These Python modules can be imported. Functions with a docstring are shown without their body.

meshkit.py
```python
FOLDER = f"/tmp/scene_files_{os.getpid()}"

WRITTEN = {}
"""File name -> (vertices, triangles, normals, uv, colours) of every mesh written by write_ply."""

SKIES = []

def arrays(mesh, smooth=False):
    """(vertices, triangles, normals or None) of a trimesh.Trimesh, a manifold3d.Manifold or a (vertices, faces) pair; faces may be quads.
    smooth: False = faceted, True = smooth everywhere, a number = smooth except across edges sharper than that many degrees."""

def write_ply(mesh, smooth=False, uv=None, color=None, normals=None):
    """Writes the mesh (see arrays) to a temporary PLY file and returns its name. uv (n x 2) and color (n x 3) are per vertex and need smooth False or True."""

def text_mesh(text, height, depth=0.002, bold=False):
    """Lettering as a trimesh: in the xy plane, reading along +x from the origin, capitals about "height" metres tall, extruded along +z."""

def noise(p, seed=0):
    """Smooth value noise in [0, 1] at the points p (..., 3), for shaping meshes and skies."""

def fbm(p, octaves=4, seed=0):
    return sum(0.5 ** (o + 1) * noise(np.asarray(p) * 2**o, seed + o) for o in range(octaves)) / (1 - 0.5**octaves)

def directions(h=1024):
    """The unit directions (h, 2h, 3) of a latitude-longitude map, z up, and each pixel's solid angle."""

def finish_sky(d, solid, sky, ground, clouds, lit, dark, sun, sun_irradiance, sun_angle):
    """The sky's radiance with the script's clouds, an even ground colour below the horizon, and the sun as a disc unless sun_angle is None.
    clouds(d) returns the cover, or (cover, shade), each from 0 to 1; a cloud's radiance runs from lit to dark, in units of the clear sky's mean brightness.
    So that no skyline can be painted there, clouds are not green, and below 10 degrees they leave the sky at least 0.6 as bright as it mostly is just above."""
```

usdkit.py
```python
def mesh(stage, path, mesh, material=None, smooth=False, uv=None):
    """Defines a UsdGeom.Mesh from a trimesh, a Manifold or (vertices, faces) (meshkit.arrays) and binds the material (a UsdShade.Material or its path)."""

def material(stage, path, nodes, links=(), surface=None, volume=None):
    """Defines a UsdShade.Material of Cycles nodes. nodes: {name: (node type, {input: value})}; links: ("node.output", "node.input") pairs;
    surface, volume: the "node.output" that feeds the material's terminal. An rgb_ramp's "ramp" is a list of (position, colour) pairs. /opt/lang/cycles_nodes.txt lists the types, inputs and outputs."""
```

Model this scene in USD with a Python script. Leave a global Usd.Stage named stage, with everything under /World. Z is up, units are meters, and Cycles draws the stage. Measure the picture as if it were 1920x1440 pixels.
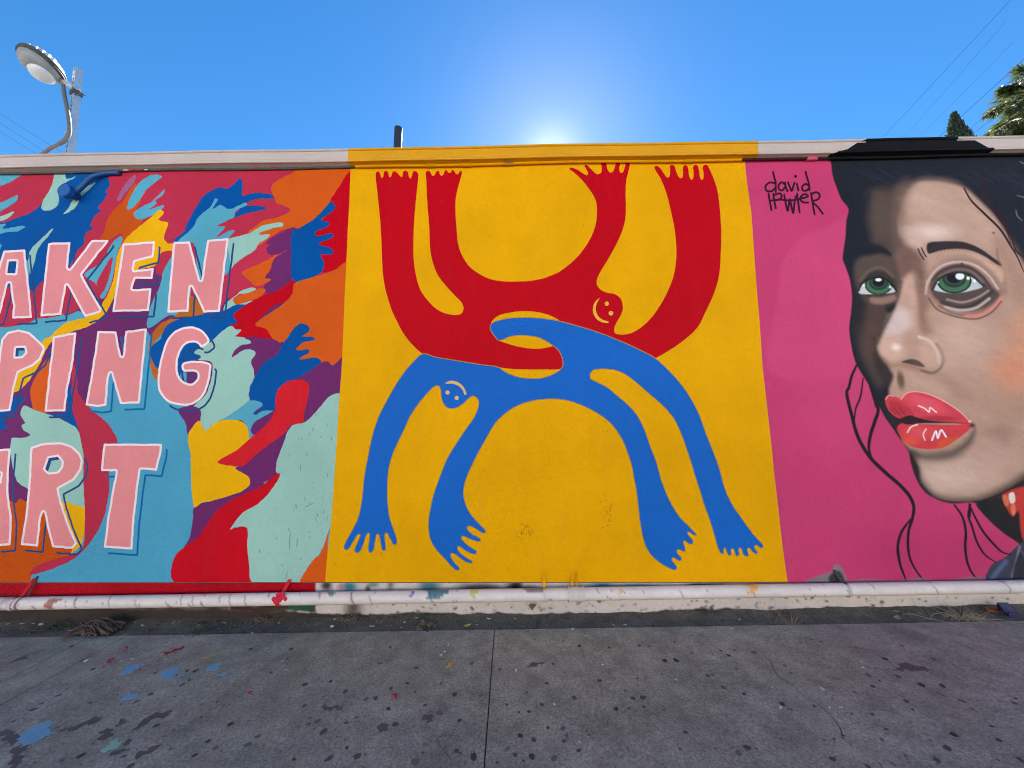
import math, random
import numpy as np, trimesh, shapely
from shapely.geometry import Polygon, LineString, Point, MultiPolygon, box as sbox
from shapely.ops import unary_union
from pxr import Usd, UsdGeom, UsdLux, UsdShade, Sdf, Gf, Vt
import usdkit, meshkit

random.seed(7); RNG = np.random.default_rng(7)
stage = Usd.Stage.CreateInMemory()
UsdGeom.SetStageUpAxis(stage, UsdGeom.Tokens.z); UsdGeom.SetStageMetersPerUnit(stage, 1.0)
World = UsdGeom.Xform.Define(stage, '/World'); stage.SetDefaultPrim(World.GetPrim())
UsdGeom.Scope.Define(stage, '/World/Looks')

# ---------------------------------------------------------------- camera, sky, sun, exposure
FPX, PITCH, ROLL, YAW = 670.0, math.radians(7.515), math.radians(0.3785), math.radians(0.8515)
CAM = np.array([0.0, -3.0, 1.43])
EXPOSURE = 2.10
SUN_EL, SUN_ROT = math.radians(39.3), math.radians(6.2)
SKY_STRENGTH, SUN_INT = 0.05, 1.25
_F = np.array([0, math.cos(PITCH), math.sin(PITCH)]); _U = np.array([0, -math.sin(PITCH), math.cos(PITCH)]); _R = np.array([1.0, 0, 0])
R2 = math.cos(ROLL)*_R - math.sin(ROLL)*_U; U2 = math.sin(ROLL)*_R + math.cos(ROLL)*_U; F2 = _F
_c, _s = math.cos(YAW), math.sin(YAW); _Z = np.array([[_c, _s, 0], [-_s, _c, 0], [0, 0, 1]])
R2, U2, F2 = R2@_Z, U2@_Z, F2@_Z
cam = UsdGeom.Camera.Define(stage, '/World/camera')
M = Gf.Matrix4d(*[float(x) for x in (*R2, 0, *U2, 0, *(-F2), 0, *CAM, 1)])
cam.AddTransformOp().Set(M)
cam.CreateHorizontalApertureAttr(36.0); cam.CreateVerticalApertureAttr(27.0)
cam.CreateFocalLengthAttr(36.0*FPX/1920); cam.CreateClippingRangeAttr(Gf.Vec2f(0.05, 3000))
cam.CreateExposureAttr(EXPOSURE)

dome = UsdLux.DomeLight.Define(stage, '/World/sky')
sky_m = usdkit.material(stage, '/World/Looks/sky_air', {
    'sky': ('sky_texture', dict(sky_type='single_scattering', sun_disc=False, sun_elevation=SUN_EL, sun_rotation=SUN_ROT, altitude=60.0, air_density=1.0, aerosol_density=0.06, ozone_density=2.2)),
    'hsv': ('hsv', dict(hue=0.5, saturation=1.34, value=1.0, fac=1.0)),
    'tc': ('texture_coordinate', {}), 'dt': ('vector_math', dict(math_type='dot_product', vector2=(math.sin(SUN_ROT)*math.cos(SUN_EL), math.cos(SUN_ROT)*math.cos(SUN_EL), math.sin(SUN_EL)))), 'mx': ('math', dict(math_type='maximum', value2=0.0)),
    'p1': ('math', dict(math_type='power', value2=600.0)), 'p2': ('math', dict(math_type='power', value2=60.0)), 's1': ('math', dict(math_type='multiply', value2=2.4)), 's2': ('math', dict(math_type='multiply_add', value2=.75)),
    'tint': ('mix_color', dict(blend_type='multiply', fac=1.0, use_clamp_result=False, a=(1.0, .97, .90))), 'add': ('mix_color', dict(blend_type='add', fac=1.0, use_clamp_result=False)),
    'bg': ('background_shader', dict(strength=SKY_STRENGTH))},
    [('sky.color', 'hsv.color'), ('tc.generated', 'dt.vector1'), ('dt.value', 'mx.value1'), ('mx.value', 'p1.value1'), ('mx.value', 'p2.value1'), ('p1.value', 's1.value1'), ('p2.value', 's2.value1'), ('s1.value', 's2.value3'), ('s2.value', 'tint.b'), ('hsv.color', 'add.a'), ('tint.result', 'add.b'), ('add.result', 'bg.color')], surface='bg.background')
UsdShade.MaterialBindingAPI.Apply(dome.GetPrim()).Bind(sky_m)
dome.GetPrim().SetCustomDataByKey('kind', 'structure')
sun = UsdLux.DistantLight.Define(stage, '/World/sun')
sun.CreateIntensityAttr(SUN_INT); sun.CreateAngleAttr(0.53); sun.CreateNormalizeAttr(True); sun.CreateColorAttr(Gf.Vec3f(1.0, 0.95, 0.87))
sd = np.array([math.sin(SUN_ROT)*math.cos(SUN_EL), math.cos(SUN_ROT)*math.cos(SUN_EL), math.sin(SUN_EL)])
zx = sd; xx = np.cross([0, 0, 1.0], zx); xx /= np.linalg.norm(xx); yx = np.cross(zx, xx)
sun.AddTransformOp().Set(Gf.Matrix4d(*[float(v) for v in (*xx, 0, *yx, 0, *zx, 0, 0, 0, 30, 1)]))

# ---------------------------------------------------------------- helpers
SLOPE = 0.0165                       # the pavement climbs gently to the right
def ray(u, v):
    u, v = np.asarray(u, float), np.asarray(v, float)
    return F2*FPX + (u-960)[..., None]*R2 - (v-720)[..., None]*U2
def W(u, v, y=0.0):                  # photo pixel -> (x, z) on the wall plane (or a plane parallel to it)
    d = ray(u, v); k = (y-CAM[1])/d[..., 1]
    return CAM[0]+k*d[..., 0], CAM[2]+k*d[..., 2]
def W3(u, v, y=0.0):
    x, z = W(u, v, y); return np.array([float(x), y, float(z)])
def G(u, v):                         # photo pixel -> (x, y) on the sloping pavement
    d = ray(u, v); n = np.array([-SLOPE, 0, 1.0]); k = -(CAM@n)/(d@n)
    return CAM[0]+k*d[..., 0], CAM[1]+k*d[..., 1]
def gz(x): return SLOPE*np.asarray(x)

used = {}
def path(name, parent=None):
    base = (str(parent.GetPath()) if parent else '/World')
    n = used.get((base, name), 0); used[(base, name)] = n+1
    return f'{base}/{name}' + (f'_{n:03d}' if n else '')
def tag(p, label=None, cat=None, group=None, kind=None):
    p = p.GetPrim() if hasattr(p, 'GetPrim') else p
    for k, v in (('label', label), ('category', cat), ('group', group), ('kind', kind)):
        if v: p.SetCustomDataByKey(k, v)
    return p
def thing(name, label=None, cat=None, loc=None, group=None, kind=None, parent=None):
    x = UsdGeom.Xform.Define(stage, path(name, parent))
    if loc is not None: x.AddTranslateOp().Set(Gf.Vec3d(*[float(v) for v in loc]))
    return tag(x, label, cat, group, kind)
def obj(name, mesh, mat, parent=None, smooth=False, color=None, label=None, cat=None, group=None, kind=None):
    if color is not None and smooth not in (True, False): smooth = False
    m = usdkit.mesh(stage, path(name, parent), mesh, mat, smooth)
    m.CreateSubdivisionSchemeAttr('none')
    if color is not None:
        UsdGeom.PrimvarsAPI(m).CreatePrimvar('paint', Sdf.ValueTypeNames.Color3fArray, 'vertex').Set(Vt.Vec3fArray.FromNumpy(np.asarray(color, np.float32)))
    return tag(m, label, cat, group, kind)
def lin(c):
    c = np.asarray(c, float)/255
    return np.where(c < 0.04045, c/12.92, ((c+0.055)/1.055)**2.4)
ALB = np.array([1.12, .99, .88])
def alb(c): return np.clip(lin(c)*ALB, 0.0012, 0.86)

def bx(x0, x1, y0, y1, z0, z1):
    m = trimesh.creation.box([x1-x0, y1-y0, z1-z0]); m.apply_translation([(x0+x1)/2, (y0+y1)/2, (z0+z1)/2]); return m
def cat_m(ms): return trimesh.util.concatenate(ms)
def tube(pts, r, n=10, cap=True):
    pts = np.asarray(pts, float); N = len(pts); rs = np.broadcast_to(np.asarray(r, float), (N,))
    t = np.gradient(pts, axis=0); t /= np.linalg.norm(t, axis=1, keepdims=True)
    a = np.array([0, 0, 1.0]) if abs(t[0, 2]) < 0.9 else np.array([1.0, 0, 0])
    V = []
    for i in range(N):
        s = np.cross(t[i], a); s /= np.linalg.norm(s); a = np.cross(s, t[i])
        th = np.arange(n)/n*2*np.pi
        V.append(pts[i]+rs[i]*(np.cos(th)[:, None]*s+np.sin(th)[:, None]*a))
    V = np.vstack(V); Fc = []
    for i in range(N-1):
        for j in range(n):
            p, q = i*n+j, i*n+(j+1) % n
            Fc += [[p, q, q+n], [p, q+n, p+n]]
    if cap:
        V = np.vstack([V, pts[0], pts[-1]])
        for j in range(n):
            Fc += [[len(V)-2, (j+1) % n, j], [len(V)-1, (N-1)*n+j, (N-1)*n+(j+1) % n]]
    m = trimesh.Trimesh(V, Fc, process=False); return m
def chaikin(p, k=3, closed=False):
    p = np.asarray(p, float)
    for _ in range(k):
        q = np.roll(p, -1, 0) if closed else p[1:]
        a = p if closed else p[:-1]
        n = np.empty((2*len(a), p.shape[1])); n[0::2] = .75*a+.25*q; n[1::2] = .25*a+.75*q
        p = n if closed else np.vstack([p[:1], n, p[-1:]])
    return p
def spline(p, closed=True, sub=7):   # centripetal Catmull-Rom
    p = np.asarray(p, float)
    P = np.vstack([p[-1:], p, p[:2]]) if closed else np.vstack([2*p[0]-p[1], p, 2*p[-1]-p[-2]])
    out = []
    for i in range(1, len(P)-2):
        p0, p1, p2, p3 = P[i-1], P[i], P[i+1], P[i+2]
        t0 = 0; t1 = t0+max(np.linalg.norm(p1-p0), 1e-6)**.5; t2 = t1+max(np.linalg.norm(p2-p1), 1e-6)**.5; t3 = t2+max(np.linalg.norm(p3-p2), 1e-6)**.5
        for t in np.linspace(t1, t2, sub, endpoint=False):
            a1 = (t1-t)/(t1-t0)*p0+(t-t0)/(t1-t0)*p1; a2 = (t2-t)/(t2-t1)*p1+(t-t1)/(t2-t1)*p2; a3 = (t3-t)/(t3-t2)*p2+(t-t2)/(t3-t2)*p3
            b1 = (t2-t)/(t2-t0)*a1+(t-t0)/(t2-t0)*a2; b2 = (t3-t)/(t3-t1)*a2+(t-t1)/(t3-t1)*a3
            out.append((t2-t)/(t2-t1)*b1+(t-t1)/(t2-t1)*b2)
    if not closed: out.append(p[-1])
    return np.array(out)

# crops in which the murals were measured: origin and scale in photo pixels
CR = {'c1': (0, 300, 330/1440), 'c2': (330, 300, 330/1440), 'c3': (0, 600, 330/1440), 'c4': (330, 600, 330/1440), 'c5': (0, 860, 330/1440), 'c6': (330, 860, 330/1440),
      'm1': (640, 240, 400/1440), 'm2': (1030, 240, 400/1440), 'm3': (640, 560, 420/1440), 'm4': (1020, 560, 460/1440), 'm5': (600, 860, .25), 'm6': (1140, 860, .25),
      'p1': (1400, 240, 520/1440), 'p2': (1400, 680, 520/1440), 's': (1300, 240, 400/1920), 'g': (0, 0, 1.0),
      'k4': (0, 1060, 480/1819), 'k5': (480, 1060, 480/1819), 'k6': (960, 1060, 480/1819), 'k7': (1440, 1060, 480/1819)}
def T(text):                         # "crop x,y x,y crop x,y ..." -> photo pixels
    out, o = [], (0, 0, 1)
    for w in text.split():
        if w in CR: o = CR[w]
        else:
            a, b = w.split(','); out.append((o[0]+float(a)*o[2], o[1]+float(b)*o[2]))
    return np.array(out)
def wob(p, amp, freq=.18):
    q = np.column_stack([p*freq, np.zeros(len(p))])
    return p + amp*2*np.column_stack([meshkit.fbm(q, 2, 3)-.5, meshkit.fbm(q+50, 2, 9)-.5])
def dens(p, step=2.5):
    q = np.vstack([p, p[:1]]); out = []
    for a, b in zip(q[:-1], q[1:]):
        n = max(1, int(np.linalg.norm(b-a)/step)); out += [a+(b-a)*k/n for k in range(n)]
    return np.array(out)
def poly(p):
    g = Polygon(p)
    if g.is_valid: return g
    g = shapely.make_valid(g)
    return unary_union([q for q in getattr(g, 'geoms', [g]) if q.geom_type in ('Polygon', 'MultiPolygon')])
def shape(text, mode='s', amp=0.9):
    p = T(text)
    if mode == 's': p = spline(p)
    if amp: p = wob(dens(p), amp)
    return poly(p)
def polys(g):
    if g.is_empty: return []
    return [q for q in getattr(g, 'geoms', [g]) if q.geom_type == 'Polygon' and q.area > 0.3]
def flat(regions, y=0.0):            # [(shape in photo pixels, colour)] -> one flat mesh on the wall with a colour per vertex
    V, Fc, Cc, n = [], [], [], 0
    for g, c in regions:
        for q in polys(g.simplify(0.12)):
            for q2 in polys(q if q.is_valid else q.buffer(0)):
                try: v, f = trimesh.creation.triangulate_polygon(q2, engine='earcut')
                except Exception: continue
                if len(f) == 0: continue
                ru, ri = np.unique(f, return_inverse=True); v, f = v[ru], ri.reshape(np.shape(f))
                x, z = W(v[:, 0], v[:, 1], y)
                V.append(np.column_stack([x, np.full(len(x), y), z])); f = np.asarray(f)
                a, b, d = V[-1][f[:, 0]], V[-1][f[:, 1]], V[-1][f[:, 2]]
                ny = np.cross(b-a, d-a)[:, 1]; f = np.where((ny > 0)[:, None], f[:, ::-1], f)
                Fc.append(f+n); n += len(v); Cc.append(np.tile(alb(c), (len(v), 1)))
    if not V: return None
    return (np.vstack(V), np.vstack(Fc)), np.vstack(Cc)

# ---------------------------------------------------------------- materials
def mat(name, nodes, links, surface='p.BSDF', **k):
    nodes = {a: (b, {**c, 'clamp': True} if b == 'map_range' else c) for a, (b, c) in nodes.items()}
    return usdkit.material(stage, f'/World/Looks/{name}', nodes, links, surface=surface, **k)
def wall_paint(name, rough=0.5, bump=0.5, spec=0.4, dirt=0.5):
    return mat(name, {
        'a': ('attribute', dict(attribute='paint')), 'geo': ('geometry', {}),
        'n1': ('noise_texture', dict(scale=1.3, detail=6.0, roughness=.6)), 'r1': ('map_range', dict(from_min=.3, from_max=.72, to_min=1-.20*dirt, to_max=1.06)),
        'n2': ('noise_texture', dict(scale=34.0, detail=5.0, roughness=.65)), 'r2': ('map_range', dict(from_min=.3, from_max=.7, to_min=1-.07*dirt, to_max=1.03)),
        'mul': ('math', dict(math_type='multiply')), 'mc': ('mix_color', dict(blend_type='multiply', fac=1.0)),
        # drips and grime: noise stretched down the wall
        'mp': ('mapping', dict(scale=(9.0, 1.0, .9))), 'n3': ('noise_texture', dict(scale=1.0, detail=5.0, roughness=.7)), 'r3': ('map_range', dict(from_min=.56, from_max=.78, to_min=0.0, to_max=.10*dirt)),
        'gr': ('mix_color', dict(blend_type='mix', b=(.17, .14, .10))),
        # scuffs
        'n4': ('noise_texture', dict(scale=6.0, detail=8.0, roughness=.75)), 'r4': ('map_range', dict(from_min=.64, from_max=.76, to_min=0.0, to_max=.26*dirt)),
        'sc': ('mix_color', dict(blend_type='mix', b=(.09, .075, .06))),
        # roller stipple
        'mb': ('mapping', dict(scale=(1.0, 1.0, 1.35))), 'b1': ('noise_texture', dict(scale=95.0, detail=3.0, roughness=.55)), 'b2': ('noise_texture', dict(scale=9.0, detail=4.0)),
        'bs': ('math', dict(math_type='multiply_add', value2=2.2)),
        'bump': ('bump', dict(strength=bump, distance=.006)),
        'p': ('principled_bsdf', dict(roughness=rough, specular_ior_level=spec))},
        [('geo.position', 'n1.vector'), ('geo.position', 'n2.vector'), ('n1.fac', 'r1.value'), ('n2.fac', 'r2.value'), ('r1.result', 'mul.value1'), ('r2.result', 'mul.value2'),
         ('a.color', 'mc.a'), ('mul.value', 'mc.b'), ('geo.position', 'mp.vector'), ('mp.vector', 'n3.vector'), ('n3.fac', 'r3.value'), ('mc.result', 'gr.a'), ('r3.result', 'gr.fac'),
         ('geo.position', 'n4.vector'), ('n4.fac', 'r4.value'), ('gr.result', 'sc.a'), ('r4.result', 'sc.fac'), ('sc.result', 'p.base_color'),
         ('geo.position', 'mb.vector'), ('mb.vector', 'b1.vector'), ('geo.position', 'b2.vector'), ('b2.fac', 'bs.value1'), ('b1.fac', 'bs.value3'), ('bs.value', 'bump.height'), ('bump.normal', 'p.normal')])
PAINT = wall_paint('painted_stucco', .6, .42, .035, .62)
PAINT_CLEAN = wall_paint('fresh_wall_paint', .52, .5, .05, .42)
PAINT_DIRTY = wall_paint('grimy_paint', .6, .5, .08, 1.0)
def simple(name, col, rough=.5, metal=0.0, scale=20.0, var=.2, bump=.15, dist=.003, spec=.5, extra=None):
    c = np.asarray(col, float)
    return mat(name, {'geo': ('geometry', {}), 'n': ('noise_texture', dict(scale=scale, detail=6.0, roughness=.65)),
        'r': ('rgb_ramp', {'ramp': [(.3, tuple(c*(1-var))), (.7, tuple(np.minimum(c*(1+var), 1)))]}),
        'b': ('bump', dict(strength=bump, distance=dist)), 'p': ('principled_bsdf', dict(roughness=rough, metallic=metal, specular_ior_level=spec, **(extra or {})))},
        [('geo.position', 'n.vector'), ('n.fac', 'r.fac'), ('r.color', 'p.base_color'), ('n.fac', 'b.height'), ('b.normal', 'p.normal')])
GALV = simple('galvanised_steel', (.52, .53, .54), .42, .75, 45, .16, .05)
GREYMETAL = simple('grey_cast_aluminium', (.46, .45, .43), .5, .25, 18, .15, .08)
DARKMETAL = simple('dark_grime_metal', (.06, .06, .06), .6, .2, 25, .3, .1)
BLACKPIPE = simple('black_abs_pipe', (.02, .02, .022), .38, 0, 30, .2, .03)
CABLE = simple('grey_flexible_conduit', (.13, .125, .12), .55, .1, 60, .2, .1)
WIRE = simple('weathered_wire', (.012, .014, .018), 1.0, 0, 10, .1, 0, spec=0.0)
ROOFING = simple('roof_felt', (.10, .10, .10), .9, 0, 12, .25, .3)
PLASTER = simple('plain_plaster', (.42, .38, .34), .85, 0, 8, .12, .2)

# ---------------------------------------------------------------- the building and its murals
bld = thing('building', 'long low building with gutter and three bright murals on its street wall', 'building', (0, 0, 0))
XL, XR = -9.5, 9.0
Z_TOP = float(W(960, 307)[1]); Z_BOT = float(W(960, 1091)[1])
gut_y = -0.115
obj('wall', cat_m([bx(XL, XR, 0.05, .25, -.3, Z_TOP+.06), bx(XL, XR, 0.012, .05, Z_BOT, Z_TOP+.06), bx(XL, XL+.25, .25, 9, -.3, Z_TOP+.02), bx(XR-.25, XR, .25, 9, -.3, Z_TOP+.02), bx(XL, XR, 8.75, 9, -.3, Z_TOP+.02)]), PLASTER, bld)
obj('roof', bx(XL-.05, XR+.05, .02, 9.05, Z_TOP+.062, Z_TOP+.10), ROOFING, bld)

def panel(x0t, x0b, x1t, x1b):        # panel between two nearly vertical photo lines, from under the gutter to the sill
    top, bot = 296, 1091
    return top, bot
L_EDGE = T('g 660,290 657,320 655,380 652,430 650,480 646,560 643,640 640,700 635,760 631,830 625,920 620,985 614,1040 611,1070 610,1092')
R_EDGE = T('g 1396,290 1398,320 1403,360 1409,400 1413,460 1418,530 1424,600 1430,690 1438,760 1446,830 1452,890 1460,960 1468,1030 1477,1093')
MT_T, MT_B = 299.0, 1091.5
def wallclip(p):
    return p
EXT = 700
left_area = Polygon(np.vstack([wob(dens(np.vstack([L_EDGE]), 4)[:-60] if False else L_EDGE, .8), [[-EXT, 1089], [-EXT, 306]]])).buffer(0)
mid_area = Polygon(np.vstack([L_EDGE, R_EDGE[::-1]])).buffer(0)

def paint_stack(layers, area):
    """layers: [(key, shape, colour)] in painting order -> {key: [(visible region, colour)]}"""
    over, out = None, {}
    for key, g, c in reversed(layers):
        g = g.intersection(area)
        if over is not None: vis = g.difference(over)
        else: vis = g
        over = g if over is None else over.union(g)
        vis = vis.buffer(-.02).buffer(.02)
        out.setdefault(key, []).insert(0, (vis, c))
    return out

# ---- the lettering mural
CRI, CRI2, RED, RED2 = (178, 46, 72), (186, 48, 78), (186, 2, 26), (205, 32, 44)
BLU, TQ, TQ2, MIN, ORA, ORD, YEL, PUR, BRN, NAV, VIO = (4, 80, 156), (82, 162, 188), (74, 156, 190), (146, 192, 182), (204, 88, 24), (190, 80, 16), (228, 172, 0), (106, 42, 102), (176, 98, 32), (28, 68, 122), (110, 70, 130)
LM = []
def P(c, text, mode='s', amp=1.0): LM.append(('patch%03d' % len(LM), shape(text, mode, amp), c))
P(CRI, 'g -700,290 665,290 665,640 -700,640', 'l', 0)
P(PUR, 'g -700,560 665,560 665,860 -700,860', 'l', 0)
P(TQ2, 'g -700,850 665,850 665,1100 -700,1100', 'l', 0)
rg = np.random.default_rng(40)
for i in range(34):                                       # the same swirls go on to the left
    cx_, cy_ = rg.uniform(-690, -150), rg.uniform(310, 1080); a_ = rg.uniform(-1.3, -.5); L_, w_ = rg.uniform(60, 190), rg.uniform(14, 60); p_ = []
    for t_, q_ in ((-1, 0), (-.6, .6), (-.1, 1), (.5, .7), (.75, .25), (1.1, .1), (.7, -.1), (.85, -.45), (.3, -.5), (-.2, -.9), (-.7, -.5)): p_.append((cx_+L_*t_*math.cos(a_)-w_*q_*math.sin(a_)+rg.normal()*5, cy_+L_*t_*math.sin(a_)+w_*q_*math.cos(a_)+rg.normal()*5))
    LM.append(('patch%03d' % len(LM), poly(wob(dens(spline(p_)), 1.0)), [BLU, TQ, MIN, ORA, YEL, PUR, CRI, RED][int(rg.integers(8))]))
# turquoise field of the lower middle
P(TQ2, 'c3 1190,80 1240,140 1440,60 c4 100,760 100,960 125,1120 140,1440 c6 150,390 140,480 110,640 60,730 0,830 c5 1270,1005 240,1005 270,940 600,800 760,600 880,200 c3 960,1000 860,830 700,690 740,500 1000,400', 's')
P(TQ, 'c3 0,10 200,-20 480,-60 640,60 450,130 360,230 200,380 0,300')
# top left
P(BLU, 'c1 530,100 870,85 892,180 902,200 862,265 882,272 842,340 800,400 838,405 782,450 740,540 767,555 700,600 680,700 640,735 560,890 540,960 400,1110 270,1110 100,1040 -700,1000 -700,560 0,515 60,503 150,470 250,432 345,350')
P(MIN, 'c1 450,105 530,110 542,150 620,138 560,172 500,202 470,250 482,310 470,372 400,412 343,402 350,340 410,240 432,180')
P(TQ, 'c1 -300,100 190,108 150,142 70,186 0,212 -300,300')
P(TQ, 'c1 -60,390 50,330 142,288 137,330 80,372 0,424 -60,450')
P(MIN, 'c1 -60,490 60,440 117,423 80,466 0,502')
P(TQ, 'c1 -100,535 20,524 46,527 20,556 60,560 170,538 207,547 150,582 60,592 -100,610')
P(MIN, 'c1 518,440 560,390 602,320 690,235 782,183 722,250 662,302 622,380 562,427')
P(MIN, 'c1 432,560 420,592 312,722 282,832 250,932 234,800 260,720 332,650')
P(TQ, 'c1 -40,720 14,690 -20,760')
P(TQ, 'c1 214,820 232,830 236,960 218,968')
# orange flame and strokes beside it
P(ORD, 'c1 820,655 850,590 872,500 932,410 1002,340 1062,250 1112,190 1100,282 1042,392 1102,360 1155,325 1112,440 1165,490 1112,580 1052,642 1010,685 990,600 900,652')
P((150, 92, 130), 'c1 958,332 1000,230 1088,128 1112,120 1092,190 1032,262 972,337')
P(TQ, 'c1 1036,402 1040,380 1082,270 1162,168 1252,120 1324,135 1270,182 1202,240 1132,342 1060,404')
P(TQ, 'c1 1092,442 1152,388 1242,340 1347,240 1330,284 1270,332 1282,357 1220,402 1342,373 1332,397 1222,462 1128,488')
# yellow ribbon
P(YEL, 'c1 1000,690 1062,610 1172,520 1242,460 1312,408 1344,430 1300,490 1374,515 1350,592 1342,642 1372,680 1415,690 1412,742 1332,752 1310,772 1272,862 1120,900 980,1000 920,1150 862,1252 742,1352 600,1402 500,1440 c3 440,160 372,250 330,350 270,450 220,520 150,590 60,660 120,480 250,330 340,190 420,90 c1 560,1320 702,1278 800,1228 850,1150 892,1080 932,950 962,770')
P(TQ, 'c1 850,820 900,705 992,620 1002,655 960,762 930,922 880,1082 832,1135 780,1010 690,940')
P(CRI, 'c1 918,790 902,922 852,1062 810,1112 788,1030 842,902')
P(CRI, 'c1 268,1120 340,1000 560,900 640,1090 660,1200 600,1240 540,1260 300,1290')
P(TQ, 'c1 -100,1345 330,1298 552,1268 644,1238 700,1285 560,1322 470,1382 400,1450 -100,1460')
P(CRI, 'c1 -200,1120 100,1040 290,1100 290,1300 -200,1340')
P(PUR, 'c1 1095,1000 1240,880 1335,930 1302,1050 1252,1130 1222,1300 1210,1365 c3 1208,80 810,95 790,200 740,500 700,690 640,592 610,450 600,300 620,90 c1 600,1440 742,1365 852,1272 922,1170')
P(CRI, 'c1 1280,940 1290,822 1322,760 1405,748 1392,872 1335,942')
P(TQ, 'c1 1405,780 1440,640 1520,620 1520,1265 1382,1272 1250,1362 1206,1375 1232,1200 1302,1050 1342,900')
P(BRN, 'c1 1240,1430 1300,1350 1440,1268 c2 130,1115 228,1262 100,1284 0,1312 c3 1420,30 1330,110 1250,210 1240,260 1290,380 1300,480 1280,492 1250,450 1222,330 1216,240')
P(BLU, 'c3 1228,248 1330,140 1430,50 1500,60 1500,320 1400,420 1290,400')
# flames right of the N
P(BLU, 'c2 -20,660 60,590 100,500 182,358 232,288 362,222 416,235 500,170 512,150 544,165 546,292 612,275 682,270 782,287 802,312 682,318 582,347 480,420 480,440 540,382 642,374 742,392 700,413 602,432 522,458 400,500 200,640')
P(TQ, 'c2 20,668 140,550 182,470 282,380 322,312 342,320 302,402 362,368 432,402 572,348 582,362 482,422 482,462 402,502 338,542 404,545 328,632 472,568 478,582 430,650 440,800 452,880 380,960 200,1000 140,680')
P(ORA, 'c2 985,80 960,100 782,210 802,300 832,360 932,410 902,442 762,482 702,502 642,552 540,625 600,602 560,700 640,745 700,690 782,622 852,580 952,558 1012,556 1132,480 1232,380 1302,270 1422,130 1440,60')
P(CRI, 'c2 328,632 404,546 336,544 432,488 552,458 600,434 744,394 700,360 584,352 702,326 802,345 934,408 822,472 702,492 622,562 542,626 476,576 430,582')
P(CRI2, 'c2 742,690 702,688 562,792 452,892 400,962 366,1200 420,1132 502,1078 602,1050 722,1042 782,980 902,770')
P(MIN, 'c2 428,655 532,618 602,600 702,540 872,516 878,536 802,556 678,602 692,612 764,610 742,642 682,682 642,742 562,792 472,862 448,892 440,800')
P(ORA, 'c2 914,736 812,780 702,840 538,922 562,952 604,992 662,1032 772,978 728,962 782,872 802,802')
P(PUR, 'c2 975,553 852,600 748,662 742,690 790,685 738,722 762,772 832,770 912,736 802,812 772,902 728,962 778,978 718,1032 742,1092 842,1062 970,982 985,700')
P(MIN, 'c2 652,1050 562,1058 482,1112 402,1182 392,1240 482,1192 562,1182 625,1153 482,1172 470,1140 512,1100 648,1086')
P(ORA, 'c2 730,1060 712,1102 642,1142 562,1166 482,1178 468,1140 522,1104 602,1084 682,1050')
P(BLU, 'c2 -10,1314 180,1270 392,1235 502,1180 564,1190 482,1252 492,1332 442,1372 330,1450 c4 300,170 280,180 150,265 205,310 100,345 -20,520 -120,300 -100,80')
P(RED, 'c2 1438,80 1302,270 1262,345 1302,372 1200,490 1135,600 1164,622 1160,680 1182,775 1212,832 1188,912 1292,902 1396,838 1425,480')
P(BLU, 'c2 1270,340 1300,372 1288,412 1188,490 1232,505 1256,515 1240,542 1138,592 1145,618 1204,614 1272,598 1290,610 1276,636 1168,680 1172,695 1244,716 1286,742 1272,772 1180,778 1212,832 1194,912 1112,962 970,1004 945,968 942,782 952,590 1012,556 1134,478 1224,386')
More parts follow.
